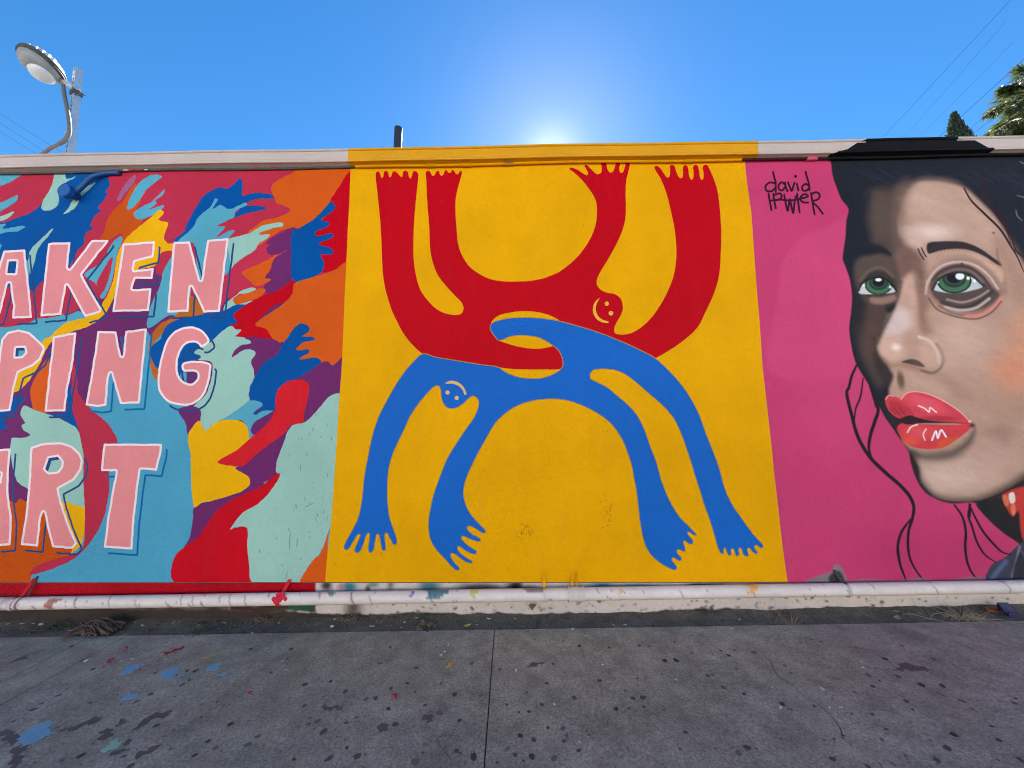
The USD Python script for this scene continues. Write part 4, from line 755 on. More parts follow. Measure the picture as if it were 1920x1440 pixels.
# ---------------------------------------------------------------- ground
def conc(name, base, light=1.0, patchy=1.0):
    b = np.array(base)
    return mat(name, {'geo': ('geometry', {}), 'oi': ('object_info', {}),
        'n1': ('noise_texture', dict(scale=.9, detail=7.0, roughness=.62)), 'n2': ('noise_texture', dict(scale=7.0, detail=7.0, roughness=.7)), 'n3': ('noise_texture', dict(scale=85.0, detail=4.0, roughness=.7)),
        'r1': ('rgb_ramp', {'ramp': [(.28, tuple(b*.78)), (.5, tuple(b)), (.74, tuple(b*1.18))]}),
        'r2': ('map_range', dict(from_min=.3, from_max=.7, to_min=.72, to_max=1.26)), 'r3': ('map_range', dict(from_min=.28, from_max=.72, to_min=.5, to_max=1.5)),
        'm1': ('math', dict(math_type='multiply')), 'mc': ('mix_color', dict(blend_type='multiply', fac=1.0)),
        # pale aggregate and dark pits
        'v1': ('voronoi_texture', dict(scale=95.0, randomness=1.0)), 'vr': ('map_range', dict(from_min=.05, from_max=.22, to_min=.5, to_max=0.0)), 'vn': ('noise_texture', dict(scale=14.0, detail=3.0)), 'vnr': ('map_range', dict(from_min=.5, from_max=.68)), 'vm': ('math', dict(math_type='multiply')), 'mx': ('mix_color', dict(b=tuple(b*2.3))),
        'v2': ('voronoi_texture', dict(scale=48.0, randomness=1.0)), 'v2r': ('map_range', dict(from_min=.08, from_max=.26, to_min=.85, to_max=0.0)), 'v2n': ('noise_texture', dict(scale=9.0, detail=4.0)), 'v2nr': ('map_range', dict(from_min=.5, from_max=.6)), 'v2m': ('math', dict(math_type='multiply')), 'mx2': ('mix_color', dict(b=tuple(b*.35))),
        # grime blotches
        'g': ('noise_texture', dict(scale=2.6, detail=9.0, roughness=.78)), 'gr': ('map_range', dict(from_min=.48, from_max=.78, to_min=0.0, to_max=.6*patchy)), 'mx3': ('mix_color', dict(b=tuple(b*.45))),
        'bump': ('bump', dict(strength=.8, distance=.008)), 'bb': ('math', dict(math_type='multiply_add', value2=.6)),
        'p': ('principled_bsdf', dict(roughness=.82, specular_ior_level=.3))},
        [('geo.position', n+'.vector') for n in ('n1', 'n2', 'n3', 'v1', 'vn', 'v2', 'v2n', 'g')] +
        [('n1.fac', 'r1.fac'), ('n2.fac', 'r2.value'), ('n3.fac', 'r3.value'), ('r2.result', 'm1.value1'), ('r3.result', 'm1.value2'), ('r1.color', 'mc.a'), ('m1.value', 'mc.b'),
         ('v1.distance', 'vr.value'), ('vn.fac', 'vnr.value'), ('vr.result', 'vm.value1'), ('vnr.result', 'vm.value2'), ('vm.value', 'mx.fac'), ('mc.result', 'mx.a'),
         ('v2.distance', 'v2r.value'), ('v2n.fac', 'v2nr.value'), ('v2r.result', 'v2m.value1'), ('v2nr.result', 'v2m.value2'), ('v2m.value', 'mx2.fac'), ('mx.result', 'mx2.a'),
         ('g.fac', 'gr.value'), ('gr.result', 'mx3.fac'), ('mx2.result', 'mx3.a'), ('mx3.result', 'p.base_color'), ('n3.fac', 'bb.value1'), ('n2.fac', 'bb.value3'), ('bb.value', 'bump.height'), ('bump.normal', 'p.normal')])
CONC = [conc('pavement_concrete', (.305, .30, .248)), conc('pavement_concrete_b', (.292, .289, .241)), conc('pavement_concrete_c', (.315, .308, .252))]
STRIP = conc('footing_asphalt', (.135, .122, .102), 1, 1.3)
ROADM = conc('road_asphalt', (.16, .155, .15)); KERB = conc('kerb_concrete', (.32, .31, .29)); FARC = conc('sunlit_pavement', (.36, .34, .31))
STAIN = simple('gum_black', (.072, .07, .064), .8, 0, 60, .3, .3, .002, .15)
STAINS = [STAIN, simple('gum_dark', (.10, .097, .086), .8, 0, 60, .3, .3, .002, .15), simple('gum_worn', (.15, .147, .128), .85, 0, 60, .3, .3, .002, .1), simple('gum_pale', (.17, .165, .145), .85, 0, 60, .3, .3, .002, .1)]

se = [G(u, v) for u, v in ((0, 1195), (480, 1187.5), (928, 1180.5), (1430, 1171.5), (1800, 1163))]
sy = np.array([[float(a), float(b)] for a, b in se]); y_edge = lambda x_: np.interp(x_, sy[:, 0], sy[:, 1])
EDGE = float(sy[:, 1].mean())
Y_END = -4.7
joints = []
for a, b in (((0, 1325), (243, 1189)), ((0, 1281), (150, 1204)), ((908, 1438), (927, 1182)), ((1920, 1264), (1748, 1181))):
    xa_, ya_ = G(*a); xb_, yb_ = G(*b); joints.append(((float(xa_), float(ya_)), (float(xb_), float(yb_))))
pav = thing('pavement', 'grey concrete pavement slabs in front of the mural wall', None, kind='structure')
area = sbox(XL-3, Y_END, XR+3, EDGE-.006)
cuts = []
for (xa_, ya_), (xb_, yb_) in joints:
    dx = (xb_-xa_)/(yb_-ya_) if abs(yb_-ya_) > 1e-6 else 0; dx = max(-.05, min(.05, dx))
    cuts.append(LineString([(xb_+dx*(EDGE+.3-yb_), EDGE+.3), (xb_+dx*(Y_END-.3-yb_), Y_END-.3)]))
jx = sorted(j[1][0] for j in joints)
for xx_ in (jx[0]-2.9, jx[0]-5.8, jx[-1]+2.9, jx[-1]+5.6): cuts.append(LineString([(xx_, 1), (xx_, -6)]))
crack_px = T('k7 -30,640 10,672 40,735 100,800 170,850 250,920 330,965 400,1015 470,1080 498,1140 530,1200 552,1245 620,1290 700,1345 780,1400 830,1460')
cx, cy = G(crack_px[:, 0], crack_px[:, 1]); crack = np.column_stack([cx, cy]); crack = wob(dens(crack, .02)[:-1] if False else spline(crack, False, 6), .012, 14)
cutg = unary_union([c.buffer(.0032) for c in cuts]+[LineString(np.vstack([crack, crack[-1]+[[.25, -.45], [.5, -1.2]]])).buffer(.0022)]+[LineString(wob(spline(np.column_stack(G(*T(t_).T)), False, 8), .03, 9)).buffer(w_) for t_, w_ in (('k5 1250,1180 1300,1250 1340,1310 1420,1400', .0014), ('k5 180,1010 300,1005 480,1012 640,1015 880,1005', .0012), ('k5 1190,950 1290,915 1370,872 1450,850', .0013), ('k4 400,860 560,800 700,700 860,640', .0012), ('k7 700,590 820,650 900,745', .0012))])
slabs = [p_ for p_ in polys(area.difference(cutg)) if p_.area > .02] if False else [p_ for p_ in getattr(area.difference(cutg), 'geoms', [area.difference(cutg)]) if p_.area > .02]
def on_ground(m, dz=0.0):
    m.vertices[:, 2] += SLOPE*m.vertices[:, 0]+dz; return m
for i, p_ in enumerate(slabs):
    m = trimesh.creation.extrude_polygon(p_, .09, engine='earcut'); m.apply_translation([0, 0, -.09]); obj('slab', on_ground(m, -.0002-.0008*random.random()), CONC[i % 3], pav)
m = bx(XL-3, XR+3, Y_END+.01, EDGE+.1, -.09, -.016); obj('joint_bed', on_ground(m), simple('joint_dirt', (.075, .07, .062), .95, 0, 80, .3, .3), pav)
# strip of dark patching between slabs and wall
gx = np.arange(XL-3, XR+3, .03); gy = np.linspace(EDGE+.004, .06, 16); X, Y = np.meshgrid(gx, gy)
f1 = meshkit.fbm(np.column_stack([X.ravel()*3, Y.ravel()*3, 0*X.ravel()]), 4).reshape(X.shape); f2 = meshkit.fbm(np.column_stack([X.ravel()*22, Y.ravel()*22, 0*X.ravel()]), 4, 5).reshape(X.shape)
tt = (Y-EDGE)/(0-EDGE); Zs = SLOPE*X-.006+.012*(f1-.4)*np.minimum(1, tt*3)+.008*(f2-.5)+.03*np.clip(tt-.55, 0, 1)*(.4+1.2*f1)
idx = np.arange(X.size).reshape(X.shape); q = np.stack([idx[:-1, :-1], idx[:-1, 1:], idx[1:, 1:], idx[1:, :-1]], -1).reshape(-1, 4)
obj('footing_strip', (np.column_stack([X.ravel(), Y.ravel(), Zs.ravel()]), q), STRIP, None, True, label='dark dirty strip between pavement and wall', kind='structure')
def strip_z(x_, y_):
    i = np.clip(np.searchsorted(gx, x_), 0, len(gx)-1); j = np.clip(np.searchsorted(gy, y_), 0, len(gy)-1); return float(Zs[j, i])
def ground_z(x_, y_): return SLOPE*x_ if y_ < EDGE else strip_z(x_, y_)

# chewing-gum blots, stains and paint spilled on the slabs: thin sheets with their own outline
def blot(poly_xy, h, name, mt, color=None, label=None):
    m = trimesh.creation.extrude_polygon(poly_xy, h, engine='earcut'); m = on_ground(m, .0004)
    obj(name, m, mt, pav, color=None if color is None else np.tile(alb(color), (len(m.vertices), 1)), label=label)
GUM = [('k5', '225,663 108,762 345,998 635,897 782,950 1075,838 990,1130 905,1150 940,1020 1447,1102 478,1182 270,1380 520,1372 1780,990 1530,697 882,697 1137,730 1225,1090 375,1130 435,1110 1410,918 1600,925 1305,1050 1790,1305 1130,1395 640,1120 720,1355 530,825 345,848 850,945 1200,995 250,595 960,875 15,1215 1545,1360 1425,1320'),
       ('k6', '478,572 1165,675 1085,678 1390,785 1505,870 1580,605 247,840 622,820 935,1005 860,945 1080,1030 256,1155 360,1160 548,1205 475,1315 155,1240 370,1250 20,1350 1610,1335 1670,1295 120,1040 930,940 300,1370 1650,915 1540,640 690,585 740,1020 905,570 975,578 1720,620 50,1045 210,990 440,940 890,805 140,1360 60,1210'),
       ('k7', '955,572 163,766 100,985 1030,1025 740,1060 1320,1205 1640,1243 462,1378 1450,1020 1200,1385 1790,1380 710,1430 230,548 310,530 270,540 378,545 745,862 715,780 830,665 925,790 1205,905 1325,1200 1275,1300 95,1238 620,905 980,965 1240,858 1380,965 1750,980 1590,1145 1090,850 810,1240'),
       ('k4', '415,925 640,978 1105,765 1255,780 1390,750 1480,1250 1530,1298 1385,1350 1640,1130 1760,1275 580,1350 760,1195 895,1265 1295,850 970,970 1070,915 440,1390 510,575 235,1025 95,1108 1330,750 1490,560 1780,595 1545,970 1210,1305 930,1425 1110,1140 660,740 1430,1080')]
def gum_poly(x_, y_, r):
    n = 11; a = np.arange(n)/n*2*np.pi; rr_ = r*(1+.35*(RNG.random(n)-.5)); el = 1+.5*RNG.random(); ro = RNG.random()*3
    p_ = np.column_stack([np.cos(a)*rr_*el, np.sin(a)*rr_]); c_, s_ = math.cos(ro), math.sin(ro)
    return poly(spline(p_@np.array([[c_, s_], [-s_, c_]]), sub=2)+[x_, y_])
n_g = 0
for cr, t in GUM:
    for a, b in T(cr+' '+t):
        x_, y_ = G(a, b); blot(gum_poly(float(x_), float(y_), random.uniform(.006, .0145)), .0008, 'gum_spot', random.choice(STAINS[:3])); n_g += 1
for i in range(130):
    x_, y_ = G(random.uniform(-40, 1960), 1195+250*random.random()**1.1); blot(gum_poly(float(x_), float(y_), random.uniform(.002, .009)), .0007, 'gum_spot', random.choice(STAINS[1:]))
SPL = wall_paint('spilled_paint', .55, .4, .35, .9)
def spill(text, c, label, nm='paint_splash'):
    p_ = spline(T(text), sub=5); x_, y_ = G(p_[:, 0], p_[:, 1]); g_ = wob(dens(np.column_stack([x_, y_]), .004), .022, 55)
    if nm == 'paint_splash':
        for i_ in range(9):
            a_ = RNG.random()*6.28; r_ = (.05+.10*RNG.random())*max(.5, np.ptp(x_)/.2); blot(gum_poly(float(x_.mean()+math.cos(a_)*r_*1.2), float(y_.mean()+math.sin(a_)*r_*.7), .0015+.004*RNG.random()**2), .0006, 'paint_droplet', SPL, c)
    for q_ in polys(poly(g_*1000).simplify(1.0)): blot(shapely.affinity.scale(q_, .001, .001, origin=(0, 0)), .0009, nm, SPL, c, label)
LB = (104, 172, 214)
spill('k4 140,1282 150,1200 190,1168 262,1132 380,1108 330,1150 345,1200 282,1248 200,1280', LB, 'largest light blue paint splash'); spill('k4 868,772 900,730 962,700 1002,694 972,730 920,768', LB, 'light blue paint splash'); spill('k4 1148,772 1202,738 1268,733 1268,768 1190,802 1152,792', LB, 'light blue paint splash'); spill('k4 878,946 940,914 1002,913 962,942 900,952', LB, 'light blue paint splash'); spill('k4 1478,742 1500,710 1562,700 1548,738 1490,752', LB, 'light blue paint splash')
spill('k4 1280,800 1320,790 1350,800 1310,812', (90, 140, 180), None); spill('k4 1565,785 1590,765 1625,760 1600,785', LB, None); spill('k4 730,1325 772,1268 832,1240 818,1292 762,1328', (130, 200, 190), 'mint green paint splash'); spill('k4 1150,628 1200,612 1302,574 1310,584 1232,618 1160,632', (150, 40, 56), 'red paint smear'); spill('k4 875,605 890,580 905,600 885,618', (160, 40, 60), None); spill('k4 755,680 800,665 800,690 775,692', (150, 50, 70), None); spill('k4 1760,912 1790,890 1800,900 1772,918', (170, 40, 60), None); spill('k4 1445,660 1480,640 1530,645 1480,655', (180, 150, 90), None); spill('k5 975,925 1000,908 1020,925 995,940', (180, 30, 70), None); spill('k5 1350,705 1390,700 1385,720 1360,722', (210, 170, 60), None)
DS = (84, 90, 95)
for t in ('k4 400,1182 480,1160 560,1130 640,1095 710,1080 715,1100 640,1132 480,1178', 'k4 948,1176 1000,1112 1080,1060 1130,1040 1200,1042 1242,1004 1180,1070 1060,1112', 'k4 0,1180 60,1180 140,1215 130,1260 60,1250 10,1210', 'k4 90,1310 190,1290 160,1340 165,1370 110,1440 90,1360', 'k4 715,1190 800,1175 798,1210 720,1226', 'k4 830,1150 850,1100 895,1095 860,1140', 'k4 955,1360 1000,1325 1130,1292 1090,1320 980,1368', 'k4 870,1295 885,1250 930,1232 915,1280', 'k4 80,690 130,655 205,640 170,670', 'k4 770,1345 850,1310 930,1300 850,1330', 'k6 105,720 150,700 235,692 180,712', 'k7 690,720 900,745 1160,740 1060,710 940,700 920,735', 'k5 1185,1080 1225,1060 1265,1080 1260,1110 1210,1115', 'k5 868,1160 905,1122 950,1140 940,1180 890,1185', 'k7 560,580 640,590 695,598 640,596', 'k5 460,1010 620,1012 620,1020 470,1018'):
    spill(t, DS, None, 'stain')

# kerb, road, far pavement: they carry the sunlight back onto the shaded wall
bx_obj = lambda nm, b, mt, lb, kind='structure': obj(nm, on_ground(bx(*b)), mt, None, label=lb, kind=kind)
bx_obj('kerb', (-60, 60, Y_END-.2, Y_END-.005, -.3, .0), KERB, 'concrete kerb at the road edge')
bx_obj('road', (-60, 60, -16.5, Y_END-.2, -.4, -.13), ROADM, 'asphalt road along the pavement')
bx_obj('far_pavement', (-60, 60, -20, -16.5, -.4, .0), FARC, 'sunlit pavement on the far side of the road')
gs = trimesh.Trimesh([[-900, -900, -1.6], [900, -900, -1.6], [900, 900, -1.6], [-900, 900, -1.6]], [[0, 1, 2], [0, 2, 3]], process=False)
obj('ground', gs, simple('dry_ground', (.26, .23, .19), .95, 0, .3, .2, .1), None, label='open dry ground around the buildings', kind='structure')
bx_obj('yard', (XL-40, XR+40, .02, 60, -1.55, -.31), simple('yard_concrete', (.3, .28, .26), .9, 0, 1.5, .2, .1), 'concrete yard behind the building')
# sunlit shops across the road (behind the camera)
def shop(x0, x1, h, col, label):
    s_ = thing('shop_building', label, 'building', (0, 0, 0)); mt = simple('shop_wall_%d' % int(x0+100), col, .9, 0, 3, .08, .1)
    z0 = SLOPE*x0-.1; w = bx(x0, x1, -30, -20.02, z0-1, h); obj('wall', w, mt, s_); obj('roof', bx(x0-.1, x1+.1, -30.1, -19.9, h, h+.25), PLASTER, s_)
    n = int((x1-x0)//3); 
    for i in range(n):
        cx_ = x0+(i+.5)*(x1-x0)/n; f_ = obj('window', bx(cx_-.9, cx_+.9, -20.03, -19.97, z0+1.0, z0+2.6), simple('frame_%d_%d' % (int(x0+100), i), (.5, .5, .5), .5), s_)
        obj('pane', bx(cx_-.8, cx_+.8, -19.968, -19.96, z0+1.1, z0+2.5), GLASSM, f_)
GLASSM = simple('dark_glazing', (.05, .06, .07), .08, 0, 3, .1, 0)
shop(-34, -12, 6.5, (.74, .70, .64), 'cream plaster shop across the road, left'); shop(-11.9, 9, 7.5, (.78, .75, .70), 'white plaster shop across the road, middle'); shop(9.1, 33, 6.2, (.72, .66, .58), 'sand coloured shop across the road, right')

# ---------------------------------------------------------------- roof things: lamp, vent
ZR = Z_TOP+.10
LY = .22
lamp = thing('wall_lamp', 'grey cast street lamp head on a galvanised post above the roof edge', 'street lamp', W3(134, 288, LY))
L0 = W3(134, 288, LY)
def LP(u, v, y=LY): return W3(u, v, y)-L0
# perforated square post with holes on the left face
b0, t0 = LP(131, 300), LP(147, 130)
ax = t0-b0; Lp = np.linalg.norm(ax); ax /= Lp
sx_ = np.array([1.0, 0, 0])-ax*ax[0]; sx_ /= np.linalg.norm(sx_); sy_ = np.cross(ax, sx_)
ang = math.radians(-18); ex = sx_*math.cos(ang)+sy_*math.sin(ang); ey = np.cross(ax, ex)
def frame(m): 
    m.apply_transform(np.vstack([np.column_stack([ex, ey, ax, b0]), [0, 0, 0, 1]])); return m
hw = .027
post_parts = [bx(hw-.004, hw, -hw+.004, hw, 0, Lp), bx(-hw, hw-.004, hw-.004, hw, 0, Lp), bx(-hw, -hw+.004, -hw+.004, hw-.004, 0, Lp)]
import manifold3d as m3
side = m3.Manifold.cube([2*hw, .004, Lp]).translate([-hw, -hw, 0])
nh = int(Lp/.052)
for i in range(nh): side -= m3.Manifold.cylinder(.03, .0115, -1, 12).rotate([-90, 0, 0]).translate([0, -hw-.012, .03+i*.052])
sm = side.to_mesh(); post_parts.append(trimesh.Trimesh(sm.vert_properties[:, :3], sm.tri_verts))
obj('post', frame(cat_m(post_parts)), GALV, lamp)
# head: an ellipsoidal housing above, a glass bowl below, tilted outward over the street
hc = LP(77, 123, LY-.10)
h_dir = LP(112, 152, LY)-LP(40, 98, LY-.22); h_dir /= np.linalg.norm(h_dir)        # from nose to neck
down = np.array([-.18, -.42, -.86]); down -= h_dir*(down@h_dir); down /= np.linalg.norm(down); sidev = np.cross(h_dir, down)
HL, HWd = .158, .138
def head(xyz):                         # local (along, side, up) -> lamp space
    xyz = np.asarray(xyz, float); return hc + xyz[:, :1]*h_dir + xyz[:, 1:2]*sidev - xyz[:, 2:3]*down
def half(sgn, depth, top_cut=0.0, a=HL, b=HWd, n=40, k=14, e=.75, off=0.0):
    V, Fc = [], []
    for i in range(k+1):
        t_ = i/k*math.pi/2; rr_ = math.cos(t_)**e; zz = math.sin(t_)*depth
        for j in range(n):
            p_ = j/n*2*math.pi; taper = 1-.16*math.cos(p_); V.append([a*rr_*math.cos(p_), b*rr_*taper*math.sin(p_), sgn*zz+off])
    for i in range(k):
        for j in range(n): Fc.append([i*n+j, i*n+(j+1) % n, (i+1)*n+(j+1) % n, (i+1)*n+j])
    Fc = np.array(Fc); return head(V), (Fc if sgn > 0 else Fc[:, ::-1])
obj('housing', half(1, .115, off=.012), GREYMETAL, lamp, 60)
rim = [(HL*1.015*math.cos(p_), HWd*1.02*(1-.16*math.cos(p_))*math.sin(p_), .004) for p_ in np.linspace(0, 2*math.pi, 49)]
obj('rim', cat_m([tube(head(rim), .012, 8, False), tube(head([(a*.985, b*.985, c+.022) for a, b, c in rim]), .014, 8, False)]), DARKMETAL, lamp, True)
obj('bowl_skirt', half(-1, .10, b=HWd*.985, a=HL*.985, off=-.002), simple('lamp_skirt', (.24, .235, .225), .5, .1, 14, .15, .06), lamp, 60)
GL = mat('prismatic_glass', {'p': ('principled_bsdf', dict(base_color=(.9, .91, .92), roughness=.10, transmission_weight=.3, ior=1.45, specular_ior_level=.7)), 'g': ('geometry', {}), 'w': ('noise_texture', dict(scale=60.0, detail=2.0)), 'b': ('bump', dict(strength=.4, distance=.006))}, [('g.position', 'w.vector'), ('w.fac', 'b.height'), ('b.normal', 'p.normal')])
gv, gf = half(-1, .085, a=HL*.62, b=HWd*.70, off=-.055); gv = gv+h_dir*.035; obj('glass_bowl', (gv, gf), GL, lamp, 60)
for i, s_ in enumerate((-.12, -.082, -.044, -.006, .032)):
    w_ = HWd*math.sqrt(max(0, 1-(s_/HL)**2))*(1-.16*s_/HL)
    arc = [(s_, w_*1.0*math.cos(t_), 0.012+.118*math.sqrt(max(0, 1-(s_/HL)**2))*math.sin(t_)) for t_ in np.linspace(.15, math.pi-.15, 15)]
    obj('cooling_rib', tube(head(arc), .013, 6), GREYMETAL, lamp, True)
obj('name_plate', bx(-.001, .001, -.001, .001, -.001, .001) if False else (lambda v: trimesh.Trimesh(head(v), [[0, 1, 2], [0, 2, 3]], process=False))([[-.05, .118, -.04], [-.01, .126, -.04], [-.01, .118, -.065], [-.05, .108, -.065]]), simple('plate_cream', (.6, .55, .42), .5), lamp)
neck0, neck1 = hc+h_dir*HL*.93, LP(148, 170, LY)
obj('arm', tube(np.array([neck0-h_dir*.03, neck0, neck0*.5+neck1*.5, neck1]), [.040, .032, .020, .017], 14), GREYMETAL, lamp, 40)
obj('clamp', cat_m([frame(bx(-hw-.008, hw+.008, -hw-.008, hw+.008, Lp*.70, Lp*.745)), tube(np.array([LP(146, 168, LY-.05), LP(154, 176, LY-.02), LP(161, 180, LY)]), .005, 6), tube(np.array([LP(140, 178, LY-.06), LP(155, 175, LY-.03)]), .007, 6)]), DARKMETAL, lamp)
cb = spline(np.array([LP(118, 158, LY-.06), LP(121, 180, LY-.06), LP(126, 205, LY-.06), LP(130, 232, LY-.06), LP(129, 252, LY-.06), LP(122, 262, LY-.06), LP(108, 272, LY-.06), LP(94, 279, LY-.06), LP(76, 292, LY-.05)]), False, 8)
obj('cable', tube(cb, .0165, 10), CABLE, lamp, True)
obj('cable_clip', cat_m([frame(bx(-hw-.012, hw+.004, -hw-.014, -hw+.02, Lp*.265, Lp*.29))]), GALV, lamp)
obj('base_plate', frame(bx(-hw-.05, hw+.05, -hw-.05, hw+.05, -.02, .01)), GALV, lamp)

VY = .6
v0 = W3(745.5, 268, VY); v1 = W3(747, 241, VY); vr_ = .5*abs(W(739, 255, VY)[0]-W(753.5, 255, VY)[0])
vent = thing('vent_pipe', 'short black vent pipe standing on the roof over the yellow mural', 'pipe', (v0[0], VY, ZR))
vd = np.array([v1[0]-v0[0], 0, v1[2]-ZR]); pr = [(0.0001, 0)] 
tb = trimesh.creation.annulus(vr_*.84, vr_, vd[2]); tb.apply_translation([0, 0, vd[2]/2]); tb.vertices[:, 0] += tb.vertices[:, 2]/vd[2]*vd[0]
obj('pipe', tb, BLACKPIPE, vent, 30)
fl = trimesh.creation.cone(vr_*2.1, .12, sections=24); obj('flashing', trimesh.util.concatenate([fl]), GALV, vent, 30)

# ---------------------------------------------------------------- wires
def wire(a, b, h, label, r=.008):
    r *= .42
    def hit(u, v):
        d = ray(u, v); k_ = (h-CAM[2])/d[2]; return CAM+k_*d
    A, B = hit(*a), hit(*b); D = B-A; A2, B2 = A-D*.6, B+D*.8
    n = 30; t_ = np.linspace(0, 1, n); pts = A2+(B2-A2)*t_[:, None]; L = np.linalg.norm(B2-A2)
    obj('overhead_wire', tube(pts, r, 5), WIRE, None, True, label=label, cat='wire', group='overhead wires')
wire((1658, 255), (1893, 2), 8.2, 'thin overhead wire farthest left of those at upper right', .0055)
wire((1702, 250), (1790, 150), 9.0, 'faint overhead wire, second from the left at upper right', .004)
wire((1728, 254), (1812, 168), 9.4, 'faint overhead wire, third from the left at upper right', .004)
wire((1759, 258), (1920, 111), 8.0, 'dark overhead wire crossing the top of the cypress', .008)
wire((1812, 247), (1888, 185), 7.6, 'overhead wire between the cypress and the leafy tree', .005)
wire((1818, 256), (1905, 188), 7.4, 'lowest overhead wire running into the leafy tree', .006)
wire((0, 213), (118, 287), 7.8, 'upper overhead wire behind the lamp cable', .005); wire((0, 231), (84, 284), 7.6, 'middle overhead wire left of the lamp', .005); wire((0, 247), (68, 288), 7.4, 'lowest overhead wire left of the lamp', .005)

# ---------------------------------------------------------------- trees
def leaf_mat(name, c1, c2, tr, rough=.35):
    return mat(name, {'oi': ('geometry', {}), 'r': ('rgb_ramp', {'ramp': [(0, c1), (1, c2)]}), 'p': ('principled_bsdf', dict(roughness=rough, specular_ior_level=.6)), 't': ('translucent_bsdf', dict(color=tr)), 'm': ('mix_closure', dict(fac=.3))},
        [('oi.random_per_island', 'r.fac'), ('r.color', 'p.base_color'), ('p.BSDF', 'm.closure1'), ('t.BSDF', 'm.closure2')], surface='m.closure')
BARK = simple('bark', (.14, .10, .07), .9, 0, 25, .3, .5, .02)
def leaves(P_, D_, L_, Wd, rng):       # narrow folded leaves at P_ pointing along D_
    n = len(P_); D_ = D_/np.linalg.norm(D_, axis=1, keepdims=True); r_ = rng.normal(size=(n, 3)); s_ = np.cross(D_, r_); s_ /= np.linalg.norm(s_, axis=1, keepdims=True)
    L_ = L_[:, None]; Wd = Wd[:, None]; nn = np.cross(D_, s_)
    V = np.stack([P_, P_+D_*L_*.45+s_*Wd-nn*Wd*.3, P_+D_*L_, P_+D_*L_*.45-s_*Wd-nn*Wd*.3], 1).reshape(-1, 3); i = np.arange(n)[:, None]*4
    return V, np.vstack([i+[0, 1, 2], i+[0, 2, 3]])
# cypress: only its tip clears the roof
cy_y = 10.5
tip = W3(1789, 216, cy_y); rbase = .5*abs(W(1767, 260, cy_y)[0]-W(1812, 260, cy_y)[0]); zb = W3(1789, 260, cy_y)[2]
cyp = thing('cypress_tree', 'dark pointed cypress tip rising behind the black gutter', 'tree', (tip[0], cy_y, -.31))
Ht = tip[2]+.31; rg = np.random.default_rng(3); n = 15000
hh = Ht*(1-rg.random(n)**1.25*.96); dd = Ht-hh; slope_r = rbase/(tip[2]-zb); hz_ = tip[2]-zb; rad = np.minimum(rbase*.58*(.06+.94*(dd/hz_)**.85), .9)
an = rg.random(n)*2*np.pi; lump = .8+.5*meshkit.noise(np.column_stack([np.cos(an)*2, np.sin(an)*2, hh*1.6])); rf = rad*lump*np.sqrt(.35+.65*rg.random(n))
Pp = np.column_stack([np.cos(an)*rf, np.sin(an)*rf, hh]); Dd = np.column_stack([np.cos(an)*.25, np.sin(an)*.25, np.full(n, 1.0)])+rg.normal(size=(n, 3))*.18
obj('crown', leaves(Pp, Dd, .09+.10*rg.random(n), .018+.016*rg.random(n), rg), leaf_mat('cypress_leaf', (.018, .04, .02), (.05, .085, .04), (.03, .07, .02), .6), cyp)
obj('trunk', tube(np.array([[0, 0, 0], [0.02, 0, Ht*.5], [0, 0, Ht*.97]]), [.16, .09, .01], 10), BARK, cyp, True)
# leafy tree at the right: drooping sprays with pointed tips
ty = 6.0
c_t = W3(1975, 205, ty); top_z = W3(1935, 120, ty)[2]
tr = thing('leafy_tree', 'sunlit leafy tree with drooping pointed sprays at the right edge', 'tree', (c_t[0], ty, -.31))
rg = np.random.default_rng(11); PV, DV, LV, WV = [], [], [], []; limbs = []
tips = [W3(u, v, ty+dy)-np.array([c_t[0], ty, -.31]) for u, v, dy in ((1849, 215, 0), (1876, 164, 0), (1910, 130, .2), (1850, 252, .1), (1866, 246, -.3), (1895, 205, -.4), (1880, 235, .4), (1908, 168, .4), (1858, 262, .3))]
for i in range(40):
    a_ = rg.random()*2*np.pi; el_ = rg.random(); tips.append(np.array([math.cos(a_)*(1.0+.9*rg.random()), math.sin(a_)*(.9+.7*rg.random()), c_t[2]+.31-1.9+3.0*el_]))
for tp in tips:
    base = np.array([rg.normal()*.12, rg.normal()*.12, min(tp[2]-.1, c_t[2]+.31-.25+rg.random()*.3)]); mid = base*.42+tp*.58+np.array([0, 0, .42]); c_ = spline(np.array([base, mid, tp]), False, 11); limbs.append(tube(c_, np.linspace(.03, .005, len(c_)), 5))
    m_ = 210; t_ = np.linspace(.08, 1, m_); k_ = t_*(len(c_)-1); i0 = np.minimum(k_.astype(int), len(c_)-2); P0 = c_[i0]+(c_[i0+1]-c_[i0])*(k_-i0)[:, None]; T0 = c_[i0+1]-c_[i0]; T0 /= np.linalg.norm(T0, axis=1, keepdims=True)
    S0 = np.cross(T0, [0, 0, 1.0]); S0 /= np.linalg.norm(S0, axis=1, keepdims=True); sg_ = np.where(np.arange(m_) % 2 == 0, 1.0, -1.0)[:, None]
    PV.append(P0+rg.normal(size=(m_, 3))*.02); DV.append(T0*.75+S0*sg_*(.75*(1-.6*t_[:, None]))+[0, 0, -.35]+rg.normal(size=(m_, 3))*.22-np.array([0, 0, .35])*rg.random((m_, 1))); LV.append((.42*np.sin(np.pi*(.12+.80*t_))+.05)*(.7+.5*rg.random(m_))); WV.append(.014+.012*rg.random(m_))
obj('crown', leaves(np.vstack(PV), np.vstack(DV), np.concatenate(LV), np.concatenate(WV), rg), leaf_mat('broad_leaf', (.02, .04, .014), (.07, .095, .04), (.12, .15, .045), .2), tr)
obj('limbs', cat_m(limbs), BARK, tr, True)
